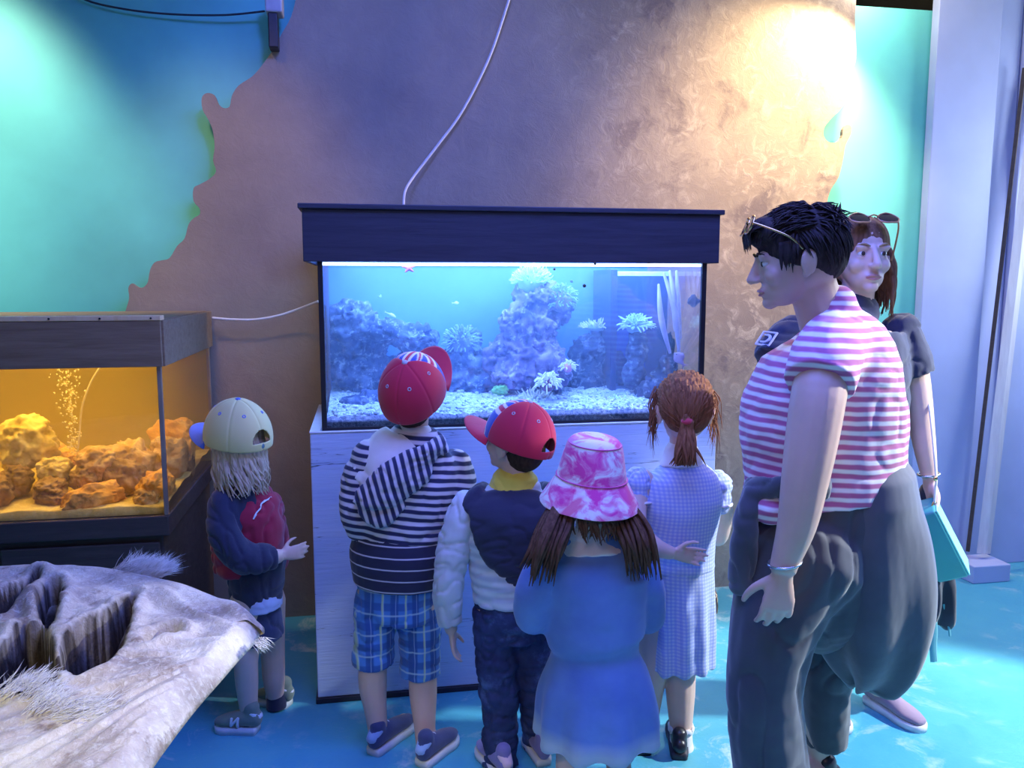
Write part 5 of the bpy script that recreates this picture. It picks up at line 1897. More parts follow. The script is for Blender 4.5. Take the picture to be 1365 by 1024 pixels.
# ---------------------------------------------------------------- girl in gingham
def girl_gingham():
    t = thing('person', 'auburn haired girl in pale blue gingham dress with puff sleeves and white socks', 'person', PF(890, 1000), 'children watching the aquarium')
    Y = 2.22
    hc = P(912, 547, Y); hm = HM(-12, -2, 0); hs = .215
    tors = [(862, 952, 800, Y, .09), (868, 949, 745, Y, .08), (858, 954, 700, Y, .085), (850, 960, 662, Y, .085), (862, 958, 636, Y, .07), (888, 932, 614, Y, .045)]
    armL = [(856, 640, Y, 36), (848, 672, Y - .03, 34), (850, 705, Y - .08, 32), (872, 728, Y - .115, 28), (896, 738, Y - .115, 20)]
    armR = [(955, 645, Y, 36), (962, 680, Y + .05, 33), (956, 715, Y + .12, 30), (944, 690, Y + .25, 26), (934, 660, Y + .34, 20)]
    legL = [(874, 820, Y, 54), (872, 880, Y, 42), (866, 920, Y + .01, 38), (860, 985, Y + .02, 26)]
    legR = [(916, 820, Y, 54), (908, 885, Y, 43), (907, 925, Y, 40), (908, 985, Y, 27)]
    bm = B()
    rings(bm, tors, -.010, .86)
    tube(bm, [P(909, 632, Y), P(910, 605, Y), P(911, 575, Y)], [.042, .038, .040], n=16)
    head(bm, hc, hm, hs)
    for a in (armL, armR):
        limb(bm, a, 0, .9)
    for a in (legL, legR):
        limb(bm, a, 0, .97)
    hand(bm, P(896, 738, Y - .115), V(1, 0, -.15), V(0, -1, 0), V(0, 0, 1), .62, .4)
    hand(bm, P(934, 660, Y + .34), V(-.2, 1, .2), V(0, 0, -1), V(-1, 0, 0), .62, .4)
    obj('body', remesh(bm, .0042, 4), SKIN2, t)
    face_parts(t, hc, hm, hs, brow_l)
    g = checks('gingham', (0.62, 0.68, 0.86), [((1, .2, 0), .0105, .5, 0, (0.26, 0.36, 0.80), .5), ((0, 0, 1), .0105, .5, 0, (0.26, 0.36, 0.80), .5)])
    bm = B()
    rings(bm, [(859, 950, 884, Y, .098), (858, 951, 845, Y, .098), (863, 951, 790, Y, .092), (867, 949, 748, Y, .084), (857, 955, 702, Y, .089), (848, 962, 664, Y, .089), (860, 960, 638, Y, .075), (884, 936, 618, Y, .052)], .003, n=36)
    me = remesh(bm, .0055, 4)
    ctr = P(905, 800, Y)

    def fold(p, n):
        ang = np.arctan2(p[:, 1] - ctr.y, p[:, 0] - ctr.x)
        dn = np.clip((P(905, 750, Y).z - p[:, 2]) / .2, 0, 1)
        return .006 * np.sin(ang * 11 + 3 * vnoise(p, 4)) * dn + .007 * (fbm(p, (8, 8, 12), 3) - .5)
    push(me, fold)
    dress = obj('dress', me, g, t)
    for px, py, yy in ((851, 644, Y), (957, 648, Y)):
        bm = B()
        ell(bm, P(px, py, yy), (.043, .050, .048), None, 20)
        tube(bm, [P(px, py + 14, yy - .01), P(px, py + 24, yy - .015)], [.040, .036], n=16)
        obj('puff_sleeve', cloth_me(bm, .005, 3, .007, (22, 22, 8), px), g, dress)
        bm = B()
        tube(bm, [P(px, py + 23, yy - .015) + V(math.cos(a) * .038, math.sin(a) * .040, .002 * math.sin(a * 9)) for a in [2 * math.pi * i / 24 for i in range(25)]], [(.005, .004)] * 25, n=6, sub=1)
        obj('sleeve_trim', bm, mt_white, dress, label='white sleeve trim')
    bm = B()
    rings(bm, [(880, 938, 619, Y, .056), (886, 932, 606, Y, .047)], .003)
    obj('collar', cloth_me(bm, .004, 2, .002), mt_white, t, label='white collar')
    bm = B()
    rings(bm, [(866, 951, 756, Y, .088), (866, 950, 744, Y, .086)], .004)
    obj('waistband', cloth_me(bm, .005, 2, .002), g, dress)
    # tied back auburn hair with a tail
    hmt = hair_mat('auburn_hair', (0.16, 0.06, 0.03), (0.42, 0.19, 0.09))
    k = hs / .225
    f = lambda x, y, z: hc + hm @ (V(x, y, z) * k)
    bm = B()
    ell(bm, f(0, -.016, .034), (.081 * k, .098 * k, .088 * k), hm, 28)
    ell(bm, f(0, -.045, -.004), (.070 * k, .066 * k, .066 * k), hm, 22)
    me = remesh(bm, .0045, 3)
    push(me, lambda p, n: .004 * (fbm(p, (60, 60, 30), 3) - .4))
    bm = B(); bm.from_mesh(me)
    q = random.Random(8)
    tie = V(-.012, -.112, -.020)
    for i in range(300):
        az = q.uniform(0, 2 * math.pi); el = math.asin(q.uniform(-.25, 1))
        ca, sa = math.cos(az) * math.cos(el), math.sin(az) * math.cos(el)
        if sa > .75 and el < .5:
            continue
        a = V(ca * .083, sa * .101 - .016, math.sin(el) * .090 + .034)
        mid = (a + tie) * .5
        nn = V(mid.x / .083 ** 2, (mid.y + .016) / .101 ** 2, (mid.z - .03) / .09 ** 2).normalized()
        rr_ = 1 / math.sqrt((mid.x / .083) ** 2 + ((mid.y + .016) / .101) ** 2 + ((mid.z - .03) / .09) ** 2)
        mid = V(mid.x * rr_, (mid.y + .016) * rr_ - .016, (mid.z - .03) * rr_ + .03) * 1.01
        lock(bm, [f(*a), f(*mid), f(*(tie + V(q.gauss(0, .01), 0, q.gauss(0, .01))))], .0048 * k, .5, 5, 5)
    for i in range(90):   # tail down the nape
        ph = q.uniform(0, 6.28)
        pts = [f(*(tie + V(q.gauss(0, .008), q.gauss(0, .006), q.gauss(0, .008))))]
        gx, gy = q.gauss(-.010, .018), q.gauss(0, .012)
        for j in range(1, 5):
            u = j / 4
            pts.append(f(tie.x + gx * u + .008 * math.sin(ph + 5 * u), tie.y - .018 * math.sin(u * 2.5) + gy * u, tie.z - .125 * u))
        lock(bm, pts, .006 * k, .5, 5, 4)
    for i in range(110):  # wisps round the face and ears
        s_ = q.choice((-1, 1))
        a = V(s_ * q.uniform(.070, .084), q.uniform(-.03, .05), q.uniform(-.01, .07))
        pts = [f(*a), f(a.x + s_ * q.uniform(.004, .022), a.y + q.gauss(0, .008), a.z - q.uniform(.03, .06)), f(a.x + s_ * q.uniform(0, .03), a.y + q.gauss(0, .015), a.z - q.uniform(.07, .14))]
        lock(bm, pts, .0016, .6, 4, 4)
    obj('hair', bm, hmt, t)
    bm = B()
    ell(bm, f(tie.x, tie.y - .004, tie.z + .002), (.017, .014, .011), None, 14)
    obj('hair_tie', bm, fabric('red_hair_tie', (0.60, 0.06, 0.10)), t)
    for l in (legL, legR):
        px, py, yy, _ = l[-1]
        bm = B()
        limb(bm, [(px, 972, yy, 28), (px, 988, yy, 29), (px + 1, 1000, yy, 30)], .003)
        sk = obj('sock', cloth_me(bm, .004, 2, .002), mt_white, t, label='white sock with frill')
        bm = B()
        c = P(px, 970, yy)
        tube(bm, [c + V(math.cos(a) * .036, math.sin(a) * .036, .005 * math.sin(a * 8)) for a in [2 * math.pi * i / 48 for i in range(49)]], [(.008, .004)] * 49, side=V(0, 0, 1), n=6, sub=1)
        obj('frill', bm, mt_lace, sk)
    shoe(t, PF(906, 1014), PF(900, 966), .65, mt_shoe_blk, mt_dsole, high=.045, width=.034, m_tongue=mt_shoe_blk)
    shoe(t, PF(858, 1008), PF(850, 966), .65, mt_shoe_blk, mt_dsole, high=.045, width=.034, m_tongue=mt_shoe_blk)


girl_gingham()


# ---------------------------------------------------------------- fair girl with the yellow cap
def girl_yellow():
    t = thing('person', 'fair haired child in pale yellow cap and navy and red jacket beside the amber tank', 'person', PF(335, 965), 'children watching the aquarium')
    Y = 2.6
    hc = P(314, 585, Y); hm = HM(38, 0, -3); hs = .205
    tors = [(302, 372, 800, Y, .075), (290, 374, 760, Y, .085), (284, 376, 715, Y, .09), (284, 374, 682, Y, .088), (294, 364, 660, Y, .07), (312, 344, 645, Y, .045)]
    armL = [(300, 672, Y - .06, 40), (300, 710, Y - .10, 40), (322, 742, Y - .12, 40), (352, 744, Y - .10, 34), (374, 741, Y - .07, 24)]
    armR = [(358, 675, Y + .03, 38), (364, 715, Y + .08, 36), (366, 748, Y + .10, 34), (352, 755, Y + .2, 30), (338, 750, Y + .28, 22)]
    legL = [(330, 800, Y - .04, 48), (330, 850, Y - .04, 38), (328, 880, Y - .045, 33), (329, 910, Y - .04, 31), (332, 955, Y - .035, 22)]
    legR = [(358, 800, Y + .04, 46), (362, 850, Y + .06, 36), (364, 880, Y + .07, 32), (365, 905, Y + .07, 30), (368, 935, Y + .08, 22)]
    bm = B()
    rings(bm, tors, -.010, .86)
    tube(bm, [P(324, 660, Y), P(320, 640, Y), P(316, 610, Y)], [.042, .040, .041], n=16)
    head(bm, hc, hm, hs)
    for a in (armL, armR):
        limb(bm, a, 0, .76)
    for a in (legL, legR):
        limb(bm, a, 0, .97)
    hand(bm, P(374, 741, Y - .07), V(1, .2, .12), V(0, 1, -.3), V(0, .2, 1), .58, .5)
    hand(bm, P(338, 750, Y + .28), V(-.6, 1, 0), V(0, 0, -1), V(-1, 0, 0), .58, .5)
    obj('body', remesh(bm, .0042, 4), SKIN2, t)
    face_parts(t, hc, hm, hs, brow_l)
    cap(t, hc + V(0, 0, .0), HM(46, 8, -4), hs, lambda a, e: (0.80, 0.70, 0.30), mt_blue, mt_white, fabric('teal_strap', (0.10, 0.22, 0.25)), mt_blue, brim_len=.085, fit=1.13)
    hmt = hair_mat('fair_hair', (0.48, 0.34, 0.22), (0.85, 0.68, 0.50))
    long_hair(t, hc + V(0, 0, -.02), hm, hs * .98, hmt, 31, n=200, length=.19, wave=.020, splay=.004, w=.008, outw=.004, jitter=.002, cap_r=.90)
    jr = fabric('red_jacket_cloth', (0.36, 0.012, 0.05))
    bm = B()
    rings(bm, tors[1:], .006)
    limb(bm, armR[:-1], .004)
    j = obj('jacket', cloth_me(bm, .0055, 4, .008, (8, 8, 12), 4), jr, t)
    bm = B()
    limb(bm, armL[:-1] + [(366, 742, Y - .085, 28)], .006)
    rings(bm, [(288, 352, 700, Y - .035, .062), (294, 352, 668, Y - .02, .064), (308, 346, 652, Y, .05)], .003)
    obj('sleeve', cloth_me(bm, .0055, 4, .007, (10, 10, 10), 9), mt_navy, j, label='navy sleeve and shoulder')
    bm = B()
    rings(bm, [(312, 372, 800, Y - .012, .078), (306, 377, 772, Y - .012, .088), (320, 378, 748, Y - .012, .08)], .004)
    obj('back_panel', cloth_me(bm, .0055, 4, .006, (10, 10, 10), 2), mt_navy, j, label='navy lower back panel')
    bm = B()
    tube(bm, [P(372, 655, Y - .055), P(360, 662, Y - .088), P(350, 676, Y - .106), P(340, 692, Y - .115)], [(.0035, .003)] * 4, n=6)
    pp = obj('piping', bm, mt_lace, j, label='white piping')
    press(pp, j, .004)
    bm = B()
    rings(bm, [(322, 374, 808, Y - .012, .080), (322, 374, 796, Y - .012, .082)], .004)
    obj('shirt_hem', cloth_me(bm, .005, 2, .003), fabric('pale_blue_cloth', (0.50, 0.58, 0.85)), t, label='pale blue shirt hem')
    bm = B()
    rings(bm, [(308, 376, 850, Y, .088), (310, 374, 822, Y, .08), (312, 372, 795, Y, .074)], .002)
    obj('skirt', cloth_me(bm, .0055, 3, .008, (12, 12, 6), 3), fabric('dark_blue_skirt_cloth', (0.035, 0.045, 0.12)), t)
    for l, hl, to in ((legL, PF(344, 976), PF(288, 972)), (legR, PF(386, 942), PF(344, 934))):
        px, py, yy, _ = l[-1]
        bm = B()
        limb(bm, [(px, py - 8, yy, 24), (px + 1, py + 8, yy, 26)], .002)
        obj('sock', cloth_me(bm, .004, 2, .001), mt_navy, t, label='navy ankle sock')
        shoe(t, hl, to, .6, mt_shoe_green, mt_sole, high=.058, width=.036, m_tongue=mt_lace, collar=mt_lace, logo=(mt_lace, -1))


girl_yellow()
# ---------------------------------------------------------------- woman walking past in the striped tee
def woman_stripes():
    t = thing('person', 'dark short haired woman in striped tee and loose grey trousers walking left', 'person', PF(1060, 1090), 'women walking past')
    Y = 1.85
    hc = P(1062, 346, Y); hm = HM(72, -10, 0); hs = .228
    tors = [(1000, 1190, 745, Y, .155), (996, 1198, 690, Y, .155), (998, 1198, 640, Y, .150), (994, 1203, 600, Y, .155), (989, 1205, 560, Y, .16), (1004, 1204, 520, Y, .165), (1034, 1196, 482, Y, .165), (1060, 1176, 450, Y, .145), (1076, 1148, 424, Y, .09)]
    armL = [(1100, 484, Y - .145, 70), (1092, 522, Y - .19, 73), (1082, 585, Y - .21, 70), (1072, 645, Y - .22, 62), (1062, 700, Y - .22, 52), (1046, 750, Y - .21, 38), (1043, 762, Y - .21, 36)]
    armR = [(1100, 484, Y + .155, 70), (1090, 540, Y + .2, 72), (1074, 610, Y + .215, 62), (1058, 660, Y + .20, 50), (1046, 720, Y + .19, 36)]
    legF = [(1066, 745, Y - .06, 150), (1038, 820, Y - .08, 108), (1024, 900, Y - .09, 82), (1022, 950, Y - .09, 78), (1030, 1040, Y - .07, 60), (1034, 1110, Y - .06, 46)]
    legB = [(1124, 745, Y + .06, 140), (1112, 830, Y + .09, 100), (1104, 890, Y + .10, 72), (1098, 940, Y + .11, 66), (1090, 1000, Y + .12, 44), (1084, 1062, Y + .10, 34)]
    bm = B()
    rings(bm, tors, -.02, .88)
    tube(bm, [P(1104, 440, Y), P(1092, 408, Y), P(1080, 372, Y)], [.066, .058, .056], n=18)
    head(bm, hc, hm, hs)
    for a in (armL, armR):
        limb(bm, a, 0, .98)
    for a in (legF, legB):
        limb(bm, a, -.006, .9)
    for l, to in ((legF, PF(990, 1120)), (legB, PF(1050, 1085))):
        px, py, yy, _ = l[-1]
        c = P(px, py, yy)
        hl = V(c.x + .02, c.y, .0)
        to = V(hl.x - .2, hl.y + .01, 0)
        tube(bm, [V(c.x, c.y, c.z), V(c.x, c.y, .07), hl.lerp(to, .3) + V(0, 0, .045), hl.lerp(to, .6) + V(0, 0, .035), hl.lerp(to, .95) + V(0, 0, .025)], [.036, .034, .032, .03, .022], n=14)
    hand(bm, P(1043, 764, Y - .21), V(-.10, .02, -1), V(.25, 1, 0), V(-1, .25, 0), .92, .6)
    hand(bm, P(1046, 722, Y + .19), V(-.1, 0, -1), V(0, -1, 0), V(-1, 0, .1), .98, .45)
    obj('body', remesh(bm, .0045, 4), SKIN, t)
    face_parts(t, hc, hm, hs, brow_d)
    # short dark crop with a fringe pushed forward
    hmt = hair_mat('near_black_hair', (0.022, 0.017, 0.020), (0.085, 0.062, 0.060))
    k = hs / .225
    f = lambda x, y, z: hc + hm @ (V(x, y, z) * k)
    q = random.Random(6)
    bm = B()
    ell(bm, f(0, -.016, .038), (.081 * k, .100 * k, .086 * k), hm, 26)
    ell(bm, f(0, -.048, -.004), (.068 * k, .068 * k, .062 * k), hm, 22)
    ell(bm, f(0, .052, .074), (.062 * k, .052 * k, .040 * k), hm, 22)
    me = remesh(bm, .0045, 3)
    push(me, lambda p, n: .006 * (fbm(p, (50, 50, 30), 3) - .4))
    bm = B(); bm.from_mesh(me)
    for i in range(1700):
        az = q.uniform(0, 2 * math.pi); el = math.asin(q.uniform(-.45, 1))
        x, y, z = math.cos(az) * math.cos(el), math.sin(az) * math.cos(el), math.sin(el)
        if y > .35 and z < .42:
            continue
        if abs(x) > .7 and y > -.35 and z < .05:
            continue
        a = V(x * .083, y * .102 - .016, z * .088 + .038)
        if z > .35:
            dr = V(q.gauss(0, .35), .9 if y > -.3 else -.3, q.gauss(.05, .15))
        else:
            dr = V(x * .2, -.35 if y < .2 else .2, -1)
        nrm = V(x, y, z)
        dr = (dr - nrm * dr.dot(nrm) * .9).normalized()
        l = q.uniform(.03, .055)
        lock(bm, [f(*(a - nrm * .004)), f(*(a + dr * l * .5 + nrm * .005)), f(*(a + dr * l + nrm * .002))], .0030 * k, .5, 5, 3)
    for i in range(120):     # fringe
        x = q.uniform(-.055, .055)
        a = V(x, .072, .088 + q.gauss(0, .006))
        lock(bm, [f(*a), f(x * 1.05, .104, .080), f(x * 1.1 + q.gauss(0, .004), .108, .050 + q.gauss(0, .008))], .0034 * k, .5, 5, 4)
    for s_ in (-1, 1):      # sideburns
        for i in range(30):
            y = q.uniform(.012, .050)
            lock(bm, [f(s_ * .078, y, .045), f(s_ * .080, y + .004, .015), f(s_ * .076, y + .006, -.012 + q.gauss(0, .006))], .0045 * k, .5, 5, 3)
    obj('hair', bm, hmt, t)
    # tee
    st = stripes('tee_stripes', (0.52, 0.14, 0.32), (0.88, 0.84, 0.88), .0225, .46, (0.03, 0, 1), .005, soft=.08)
    bm = B()
    rings(bm, [(996, 1203, 657, Y, .166), (995, 1203, 632, Y, .162)] + tors[3:] + [(1076, 1142, 412, Y, .072)], .004)
    ell(bm, P(1022, 672, Y - .08), (.06, .08, .045), None, 20)
    tube(bm, [P(1116, 462, Y - .075), P(1102, 478, Y - .14), P(1092, 513, Y - .19)], [.088, .082, .078], n=20, flat_end=True, flat_start=False)
    tube(bm, [P(1116, 462, Y + .08), P(1102, 478, Y + .15), P(1092, 513, Y + .2)], [.088, .082, .078], n=20, flat_end=True, flat_start=False)
    tee = obj('striped_tee', cloth_me(bm, .006, 9, .0045, (6, 6, 12), 7), st, t)
    # loose trousers
    d = Nd('grey_jersey')
    c = d.co()
    n1 = d.noise(c, 5, 5)
    tm = d.bsdf(d.ramp(n1, [(0.3, (0.040, 0.044, 0.062)), (0.7, (0.070, 0.076, 0.100))]), .75, d.noise(d.co((5, 5, 2)), 2, 3), .25, .012, Sheen_Weight=.4)
    bm = B()
    rings(bm, [(1052, 1142, 850, Y + .02, .06), (1022, 1170, 812, Y, .13), (1004, 1186, 775, Y, .155), (992, 1200, 725, Y, .162), (992, 1203, 680, Y, .162), (998, 1202, 645, Y, .156)], .004)
    limb(bm, [(1066, 745, Y - .06, 160), (1036, 820, Y - .08, 122), (1020, 900, Y - .09, 100), (1020, 960, Y - .09, 96), (1028, 1030, Y - .08, 94), (1030, 1075, Y - .07, 94)], .003)
    limb(bm, [(1124, 745, Y + .06, 146), (1112, 830, Y + .09, 104), (1104, 890, Y + .10, 76), (1101, 940, Y + .11, 62), (1100, 990, Y + .12, 56)], .003)
    obj('trousers', cloth_me(bm, .0065, 5, .008, (6, 6, 3), 11), tm, t)
    # cardigan tied round the hips
    d = Nd('dark_cardigan_knit')
    c = d.co()
    cm = d.bsdf(d.ramp(d.noise(c, 6, 5), [(0.3, (0.045, 0.052, 0.075)), (0.7, (0.085, 0.095, 0.125))]), .8, d.noise(d.co((5, 5, 2)), 2, 3), .25, .012, Sheen_Weight=.5)
    bm = B()
    rings(bm, [(1132, 1190, 898, Y + .02, .085), (1110, 1209, 868, Y + .01, .125), (1086, 1222, 826, Y, .155), (1066, 1229, 775, Y - .005, .170), (1056, 1224, 725, Y - .005, .176), (1058, 1214, 682, Y, .176), (1064, 1209, 655, Y, .175)], .008, n=36)
    me = remesh(bm, .0065, 4)
    cc = P(1150, 780, Y)

    def fold(p, n):
        ang = np.arctan2(p[:, 1] - cc.y, p[:, 0] - cc.x)
        dn = np.clip((P(1150, 650, Y).z - p[:, 2]) / .3, 0, 1)
        return  .013 * dn * np.sin(ang * 6 + 3 * vnoise(p, 2)) + .010 * (fbm(p, (5, 5, 2), 2) - .5)
    push(me, fold)
    cg = obj('tied_cardigan', me, cm, t)
    bm = B()
    tube(bm, [P(1100, 652, Y - .165), P(1060, 650, Y - .165), P(1022, 650, Y - .12), P(1000, 652, Y - .05)], [(.03, .018)] * 4, side=V(0, 0, 1), n=14)
    ell(bm, P(1006, 655, Y - .09), (.034, .034, .030), None, 16)
    tube(bm, [P(1002, 665, Y - .09), P(994, 700, Y - .10), P(990, 740, Y - .09), P(988, 776, Y - .08)], [.030, .034, .034, .036], n=16)
    tube(bm, [P(1006, 665, Y - .05), P(1004, 710, Y - .02), P(1000, 768, Y + .0)], [.030, .032, .034], n=16)
    obj('knotted_sleeves', cloth_me(bm, .006, 4, .007, (12, 12, 8), 3), cm, cg)
    # bracelet and shoes
    bm = B()
    c = P(1046, 750, Y - .21)
    tube(bm, [c + V(math.cos(a) * .036, math.sin(a) * .034, .006 * math.cos(a)) for a in [2 * math.pi * i / 28 for i in range(29)]], [.003] * 29, n=8, sub=1)
    obj('bracelet', bm, plain('silver', (0.7, 0.7, 0.75), 0.25, Metallic=1.0), t)
    for l in (legF, legB):
        px, py, yy, _ = l[-1]
        c = P(px, py, yy)
        shoe(t, V(c.x + .065, c.y, 0), V(c.x - .185, c.y + .012, 0), 1, mt_shoe_blk, mt_dsole, high=.06, width=.045, m_tongue=mt_shoe_blk)
    # glasses pushed up into the fringe
    gold = plain('gold_wire', (0.75, 0.50, 0.22), 0.2, Metallic=1.0)
    dark = plain('dark_lens', (0.03, 0.02, 0.025), 0.05)
    tilt = hm @ Euler((R(58), 0, 0)).to_matrix()
    return hc, hm, k, gold, dark


def sunglasses(label, c, m, k, mf, ml):
    """c: bridge, m: local axes (x right, y forward, z up)"""
    t = thing('sunglasses', label, 'sunglasses', c)
    f = lambda x, y, z: c + m @ (V(x, y, z) * k)
    for s_ in (-1, 1):
        pr = [(s_ * (.036 + .026 * math.cos(a)), .004 - .004 * abs(math.cos(a)), .021 * math.sin(a)) for a in [2 * math.pi * i / 24 for i in range(25)]]
        bm = B(); tube(bm, [f(*p) for p in pr], [.0022 * k] * 25, n=8, sub=1)
        fr = obj('frame', bm, mf, t)
        bm = B(); ell(bm, f(s_ * .036, .002, 0), (.025 * k, .0015, .020 * k), m, 18)
        obj('lens', bm, ml, t)
        bm = B(); tube(bm, [f(s_ * .062, 0, .004), f(s_ * .074, -.03, .004), f(s_ * .082, -.08, .002), f(s_ * .080, -.115, -.010)], [.0024 * k] * 4, n=8)
        obj('temple', bm, mf, t)
    bm = B(); tube(bm, [f(-.012, .004, .005), f(0, .007, .008), f(.012, .004, .005)], [.002 * k] * 3, n=8)
    obj('bridge', bm, mf, t)
    return t


hc_, hm_w, k_, gold_, dark_ = woman_stripes()
sunglasses('gold wire glasses pushed up on the short dark hair of the woman in stripes', hc_ + hm_w @ V(0, .100, .098), hm_w @ Euler((R(32), 0, 0)).to_matrix(), k_ * 1.06, gold_, dark_)


# ---------------------------------------------------------------- woman behind her
def woman_navy():
    t = thing('person', 'woman with long reddish hair in navy tee standing behind the woman in stripes', 'person', PF(1170, 938), 'women walking past')
    Y = 2.32
    hc = P(1146, 342, Y); hm = HM(172, 2, 0); hs = .238
    tors = [(1072, 1208, 700, Y, .12), (1068, 1206, 645, Y, .115), (1070, 1204, 590, Y, .11), (1060, 1208, 520, Y, .12), (1052, 1208, 470, Y, .12), (1064, 1196, 432, Y, .095), (1110, 1172, 412, Y, .06)]
    armR = [(1200, 442, Y, 50), (1214, 480, Y - .01, 42), (1222, 520, Y - .02, 38), (1228, 565, Y - .03, 34), (1234, 605, Y - .05, 28), (1239, 636, Y - .06, 21)]
    armL = [(1056, 446, Y - .02, 48), (1034, 478, Y - .05, 40), (1026, 515, Y - .08, 36), (1040, 550, Y - .10, 32), (1062, 580, Y - .12, 24)]
    legL = [(1176, 700, Y, 70), (1174, 790, Y, 54), (1172, 850, Y, 44), (1172, 925, Y, 30)]
    legR = [(1106, 700, Y + .02, 70), (1104, 790, Y + .02, 54), (1102, 850, Y + .03, 44), (1102, 920, Y + .03, 30)]
    bm = B()
    rings(bm, tors, -.012, .88)
    tube(bm, [P(1140, 430, Y), P(1142, 400, Y), P(1146, 372, Y)], [.058, .050, .050], n=16)
    head(bm, hc, hm, hs)
    for a in (armL, armR):
        limb(bm, a, 0, .96)
    for a in (legL, legR):
        limb(bm, a, -.004, .86)
    hand(bm, P(1239, 638, Y - .06), V(.1, -.05, -1), V(-1, 0, 0), V(0, -1, 0), .95, .9)
    hand(bm, P(1062, 582, Y - .12), V(1, -.1, -.5), V(0, 0, -1), V(0, -1, .5), .95, .6)
    obj('body', remesh(bm, .0045, 4), SKIN2, t)
    face_parts(t, hc, hm, hs, brow_l)
    hmt = hair_mat('reddish_brown_hair', (0.13, 0.06, 0.035), (0.36, 0.19, 0.11))
    long_hair(t, hc, hm, hs, hmt, 41, n=260, length=.20, wave=.012, splay=.02, w=.009, outw=.01, jitter=.002)
    st = mt_navy
    bm = B()
    rings(bm, tors[1:], .006)
    limb(bm, armR[:1] + [(1212, 475, Y - .01, 50), (1219, 500, Y - .015, 48)], .006)
    limb(bm, armL[:1] + [(1036, 464, Y - .04, 48), (1028, 480, Y - .06, 46)], .006)
    tee = obj('navy_tee', cloth_me(bm, .006, 4, .006, (7, 7, 12), 5), st, t)
    # square emblem on the sleeve: outlined square round a crescent
    lt = fabric('pale_print', (0.75, 0.70, 0.80))
    import mathutils
    tm = tee.data
    bv = mathutils.bvhtree.BVHTree.FromPolygons([tuple(v.co) for v in tm.vertices], [tuple(p.vertices) for p in tm.polygons])
    o0 = V(0, 0, CAM_H) - base_of(t)
    hit = bv.ray_cast(o0, ray(1022, 452).normalized())
    hp_, hn = hit[0] + base_of(t), hit[1].normalized()
    vv = (V(0.12, 0, 1) - hn * hn.dot(V(0.12, 0, 1))).normalized()
    uu = vv.cross(hn).normalized()
    g2 = lambda x, y: hp_ + uu * x + vv * y + hn * .0015
    bm = B()
    S = .024
    tube(bm, [g2(-S, -S), g2(S, -S)], [.0034] * 2, n=6, sub=1)
    tube(bm, [g2(S, -S), g2(S, S)], [.0034] * 2, n=6, sub=1)
    tube(bm, [g2(S, S), g2(-S, S)], [.0034] * 2, n=6, sub=1)
    tube(bm, [g2(-S, S), g2(-S, -S)], [.0034] * 2, n=6, sub=1)
    tube(bm, [g2(-.013, .013), g2(.004, .012), g2(.012, 0), g2(.004, -.012), g2(-.013, -.013)], [.003, .0042, .005, .0042, .003], n=8)
    em = obj('sleeve_emblem', bm, lt, tee, label='pale outlined square emblem on the sleeve')
    jn = fabric('blue_denim', (0.10, 0.16, 0.34))
    bm = B()
    rings(bm, [(1074, 1208, 720, Y, .118), (1070, 1206, 650, Y, .116)], .003)
    limb(bm, legL[:3] + [(1172, 905, Y, 42)], .003)
    limb(bm, legR[:3] + [(1102, 902, Y + .03, 42)], .003)
    obj('jeans', cloth_me(bm, .007, 3, .008, (9, 9, 14), 3), jn, t)
    bm = B()
    c = P(1238, 632, Y - .06)
    tube(bm, [c + V(math.cos(a) * .031, math.sin(a) * .030, .004 * math.cos(a)) for a in [2 * math.pi * i / 24 for i in range(25)]], [.004] * 25, n=8, sub=1)
    obj('bracelet', bm, bpy.data.materials['silver'], t)
    ms = fabric('mauve_shoe', (0.30, 0.22, 0.30))
    shoe(t, V(P(1172, 925, Y).x, Y + .06, 0), V(P(1172, 925, Y).x + .05, Y - .16, 0), 1, ms, mt_sole, high=.06, width=.042, m_tongue=mt_lace)
    shoe(t, V(P(1102, 920, Y + .03).x, Y + .09, 0), V(P(1102, 920, Y + .03).x - .03, Y - .13, 0), 1, ms, mt_sole, high=.06, width=.042, m_tongue=mt_lace)
    return hc, hm, hs / .225


hcb, hmb, kb = woman_navy()
amber = plain('amber_frame', (0.55, 0.26, 0.12), 0.15)
sunglasses('amber framed sunglasses resting on the long reddish hair of the woman behind', hcb + hmb @ V(0, .084, .104), hmb @ Euler((R(52), 0, 0)).to_matrix(), kb * 1.12, amber, dark_)

# ---------------------------------------------------------------- what she carries
Yb = 2.22
teal_l = plain('teal_leather', (0.06, 0.34, 0.33), 0.35, 0.06, 8)
teal_d = plain('teal_leather_edge', (0.30, 0.78, 0.70), 0.35, 0.06, 8)
t = thing('handbag', 'stiff teal box handbag hanging from the arm of the woman with reddish hair', 'handbag', P(1255, 720, Yb))
ax = (P(1297, 758, Yb) - P(1253, 672, Yb)); Lb = ax.length; ax.normalize()
wd = P(1232, 764, Yb) - P(1290, 766, Yb)
sx = V(0, 1, 0)
sx = Matrix.Rotation(R(38), 3, ax) @ sx
side_ = ax.cross(sx).normalized()
c0 = P(1248, 720, Yb)
Mb = Matrix((ax, sx, side_)).transposed()
bm = B()
hw = 40 * mpp(1255, 720, Yb)
ve = box(bm, (-Lb / 2, -.045, -hw / 2), (Lb / 2, .045, hw / 2), .010)
for v in bm.verts:
    v.co = c0 + Mb @ v.co
obj('body', bm, teal_l, t)
bm = B()
sgn = 1 if (Mb @ V(0, 0, 1)).x > 0 else -1
box(bm, (-Lb / 2 + .004, -.040, sgn * (hw / 2 + .001) - .0025), (Lb / 2 - .004, .040, sgn * (hw / 2 + .001) + .0025), .002)
for v in bm.verts:
    v.co = c0 + Mb @ v.co
obj('flap', bm, teal_d, t, smooth=False, label='lighter teal flap')
bm = B()
for u in (-.5, .5):
    pass
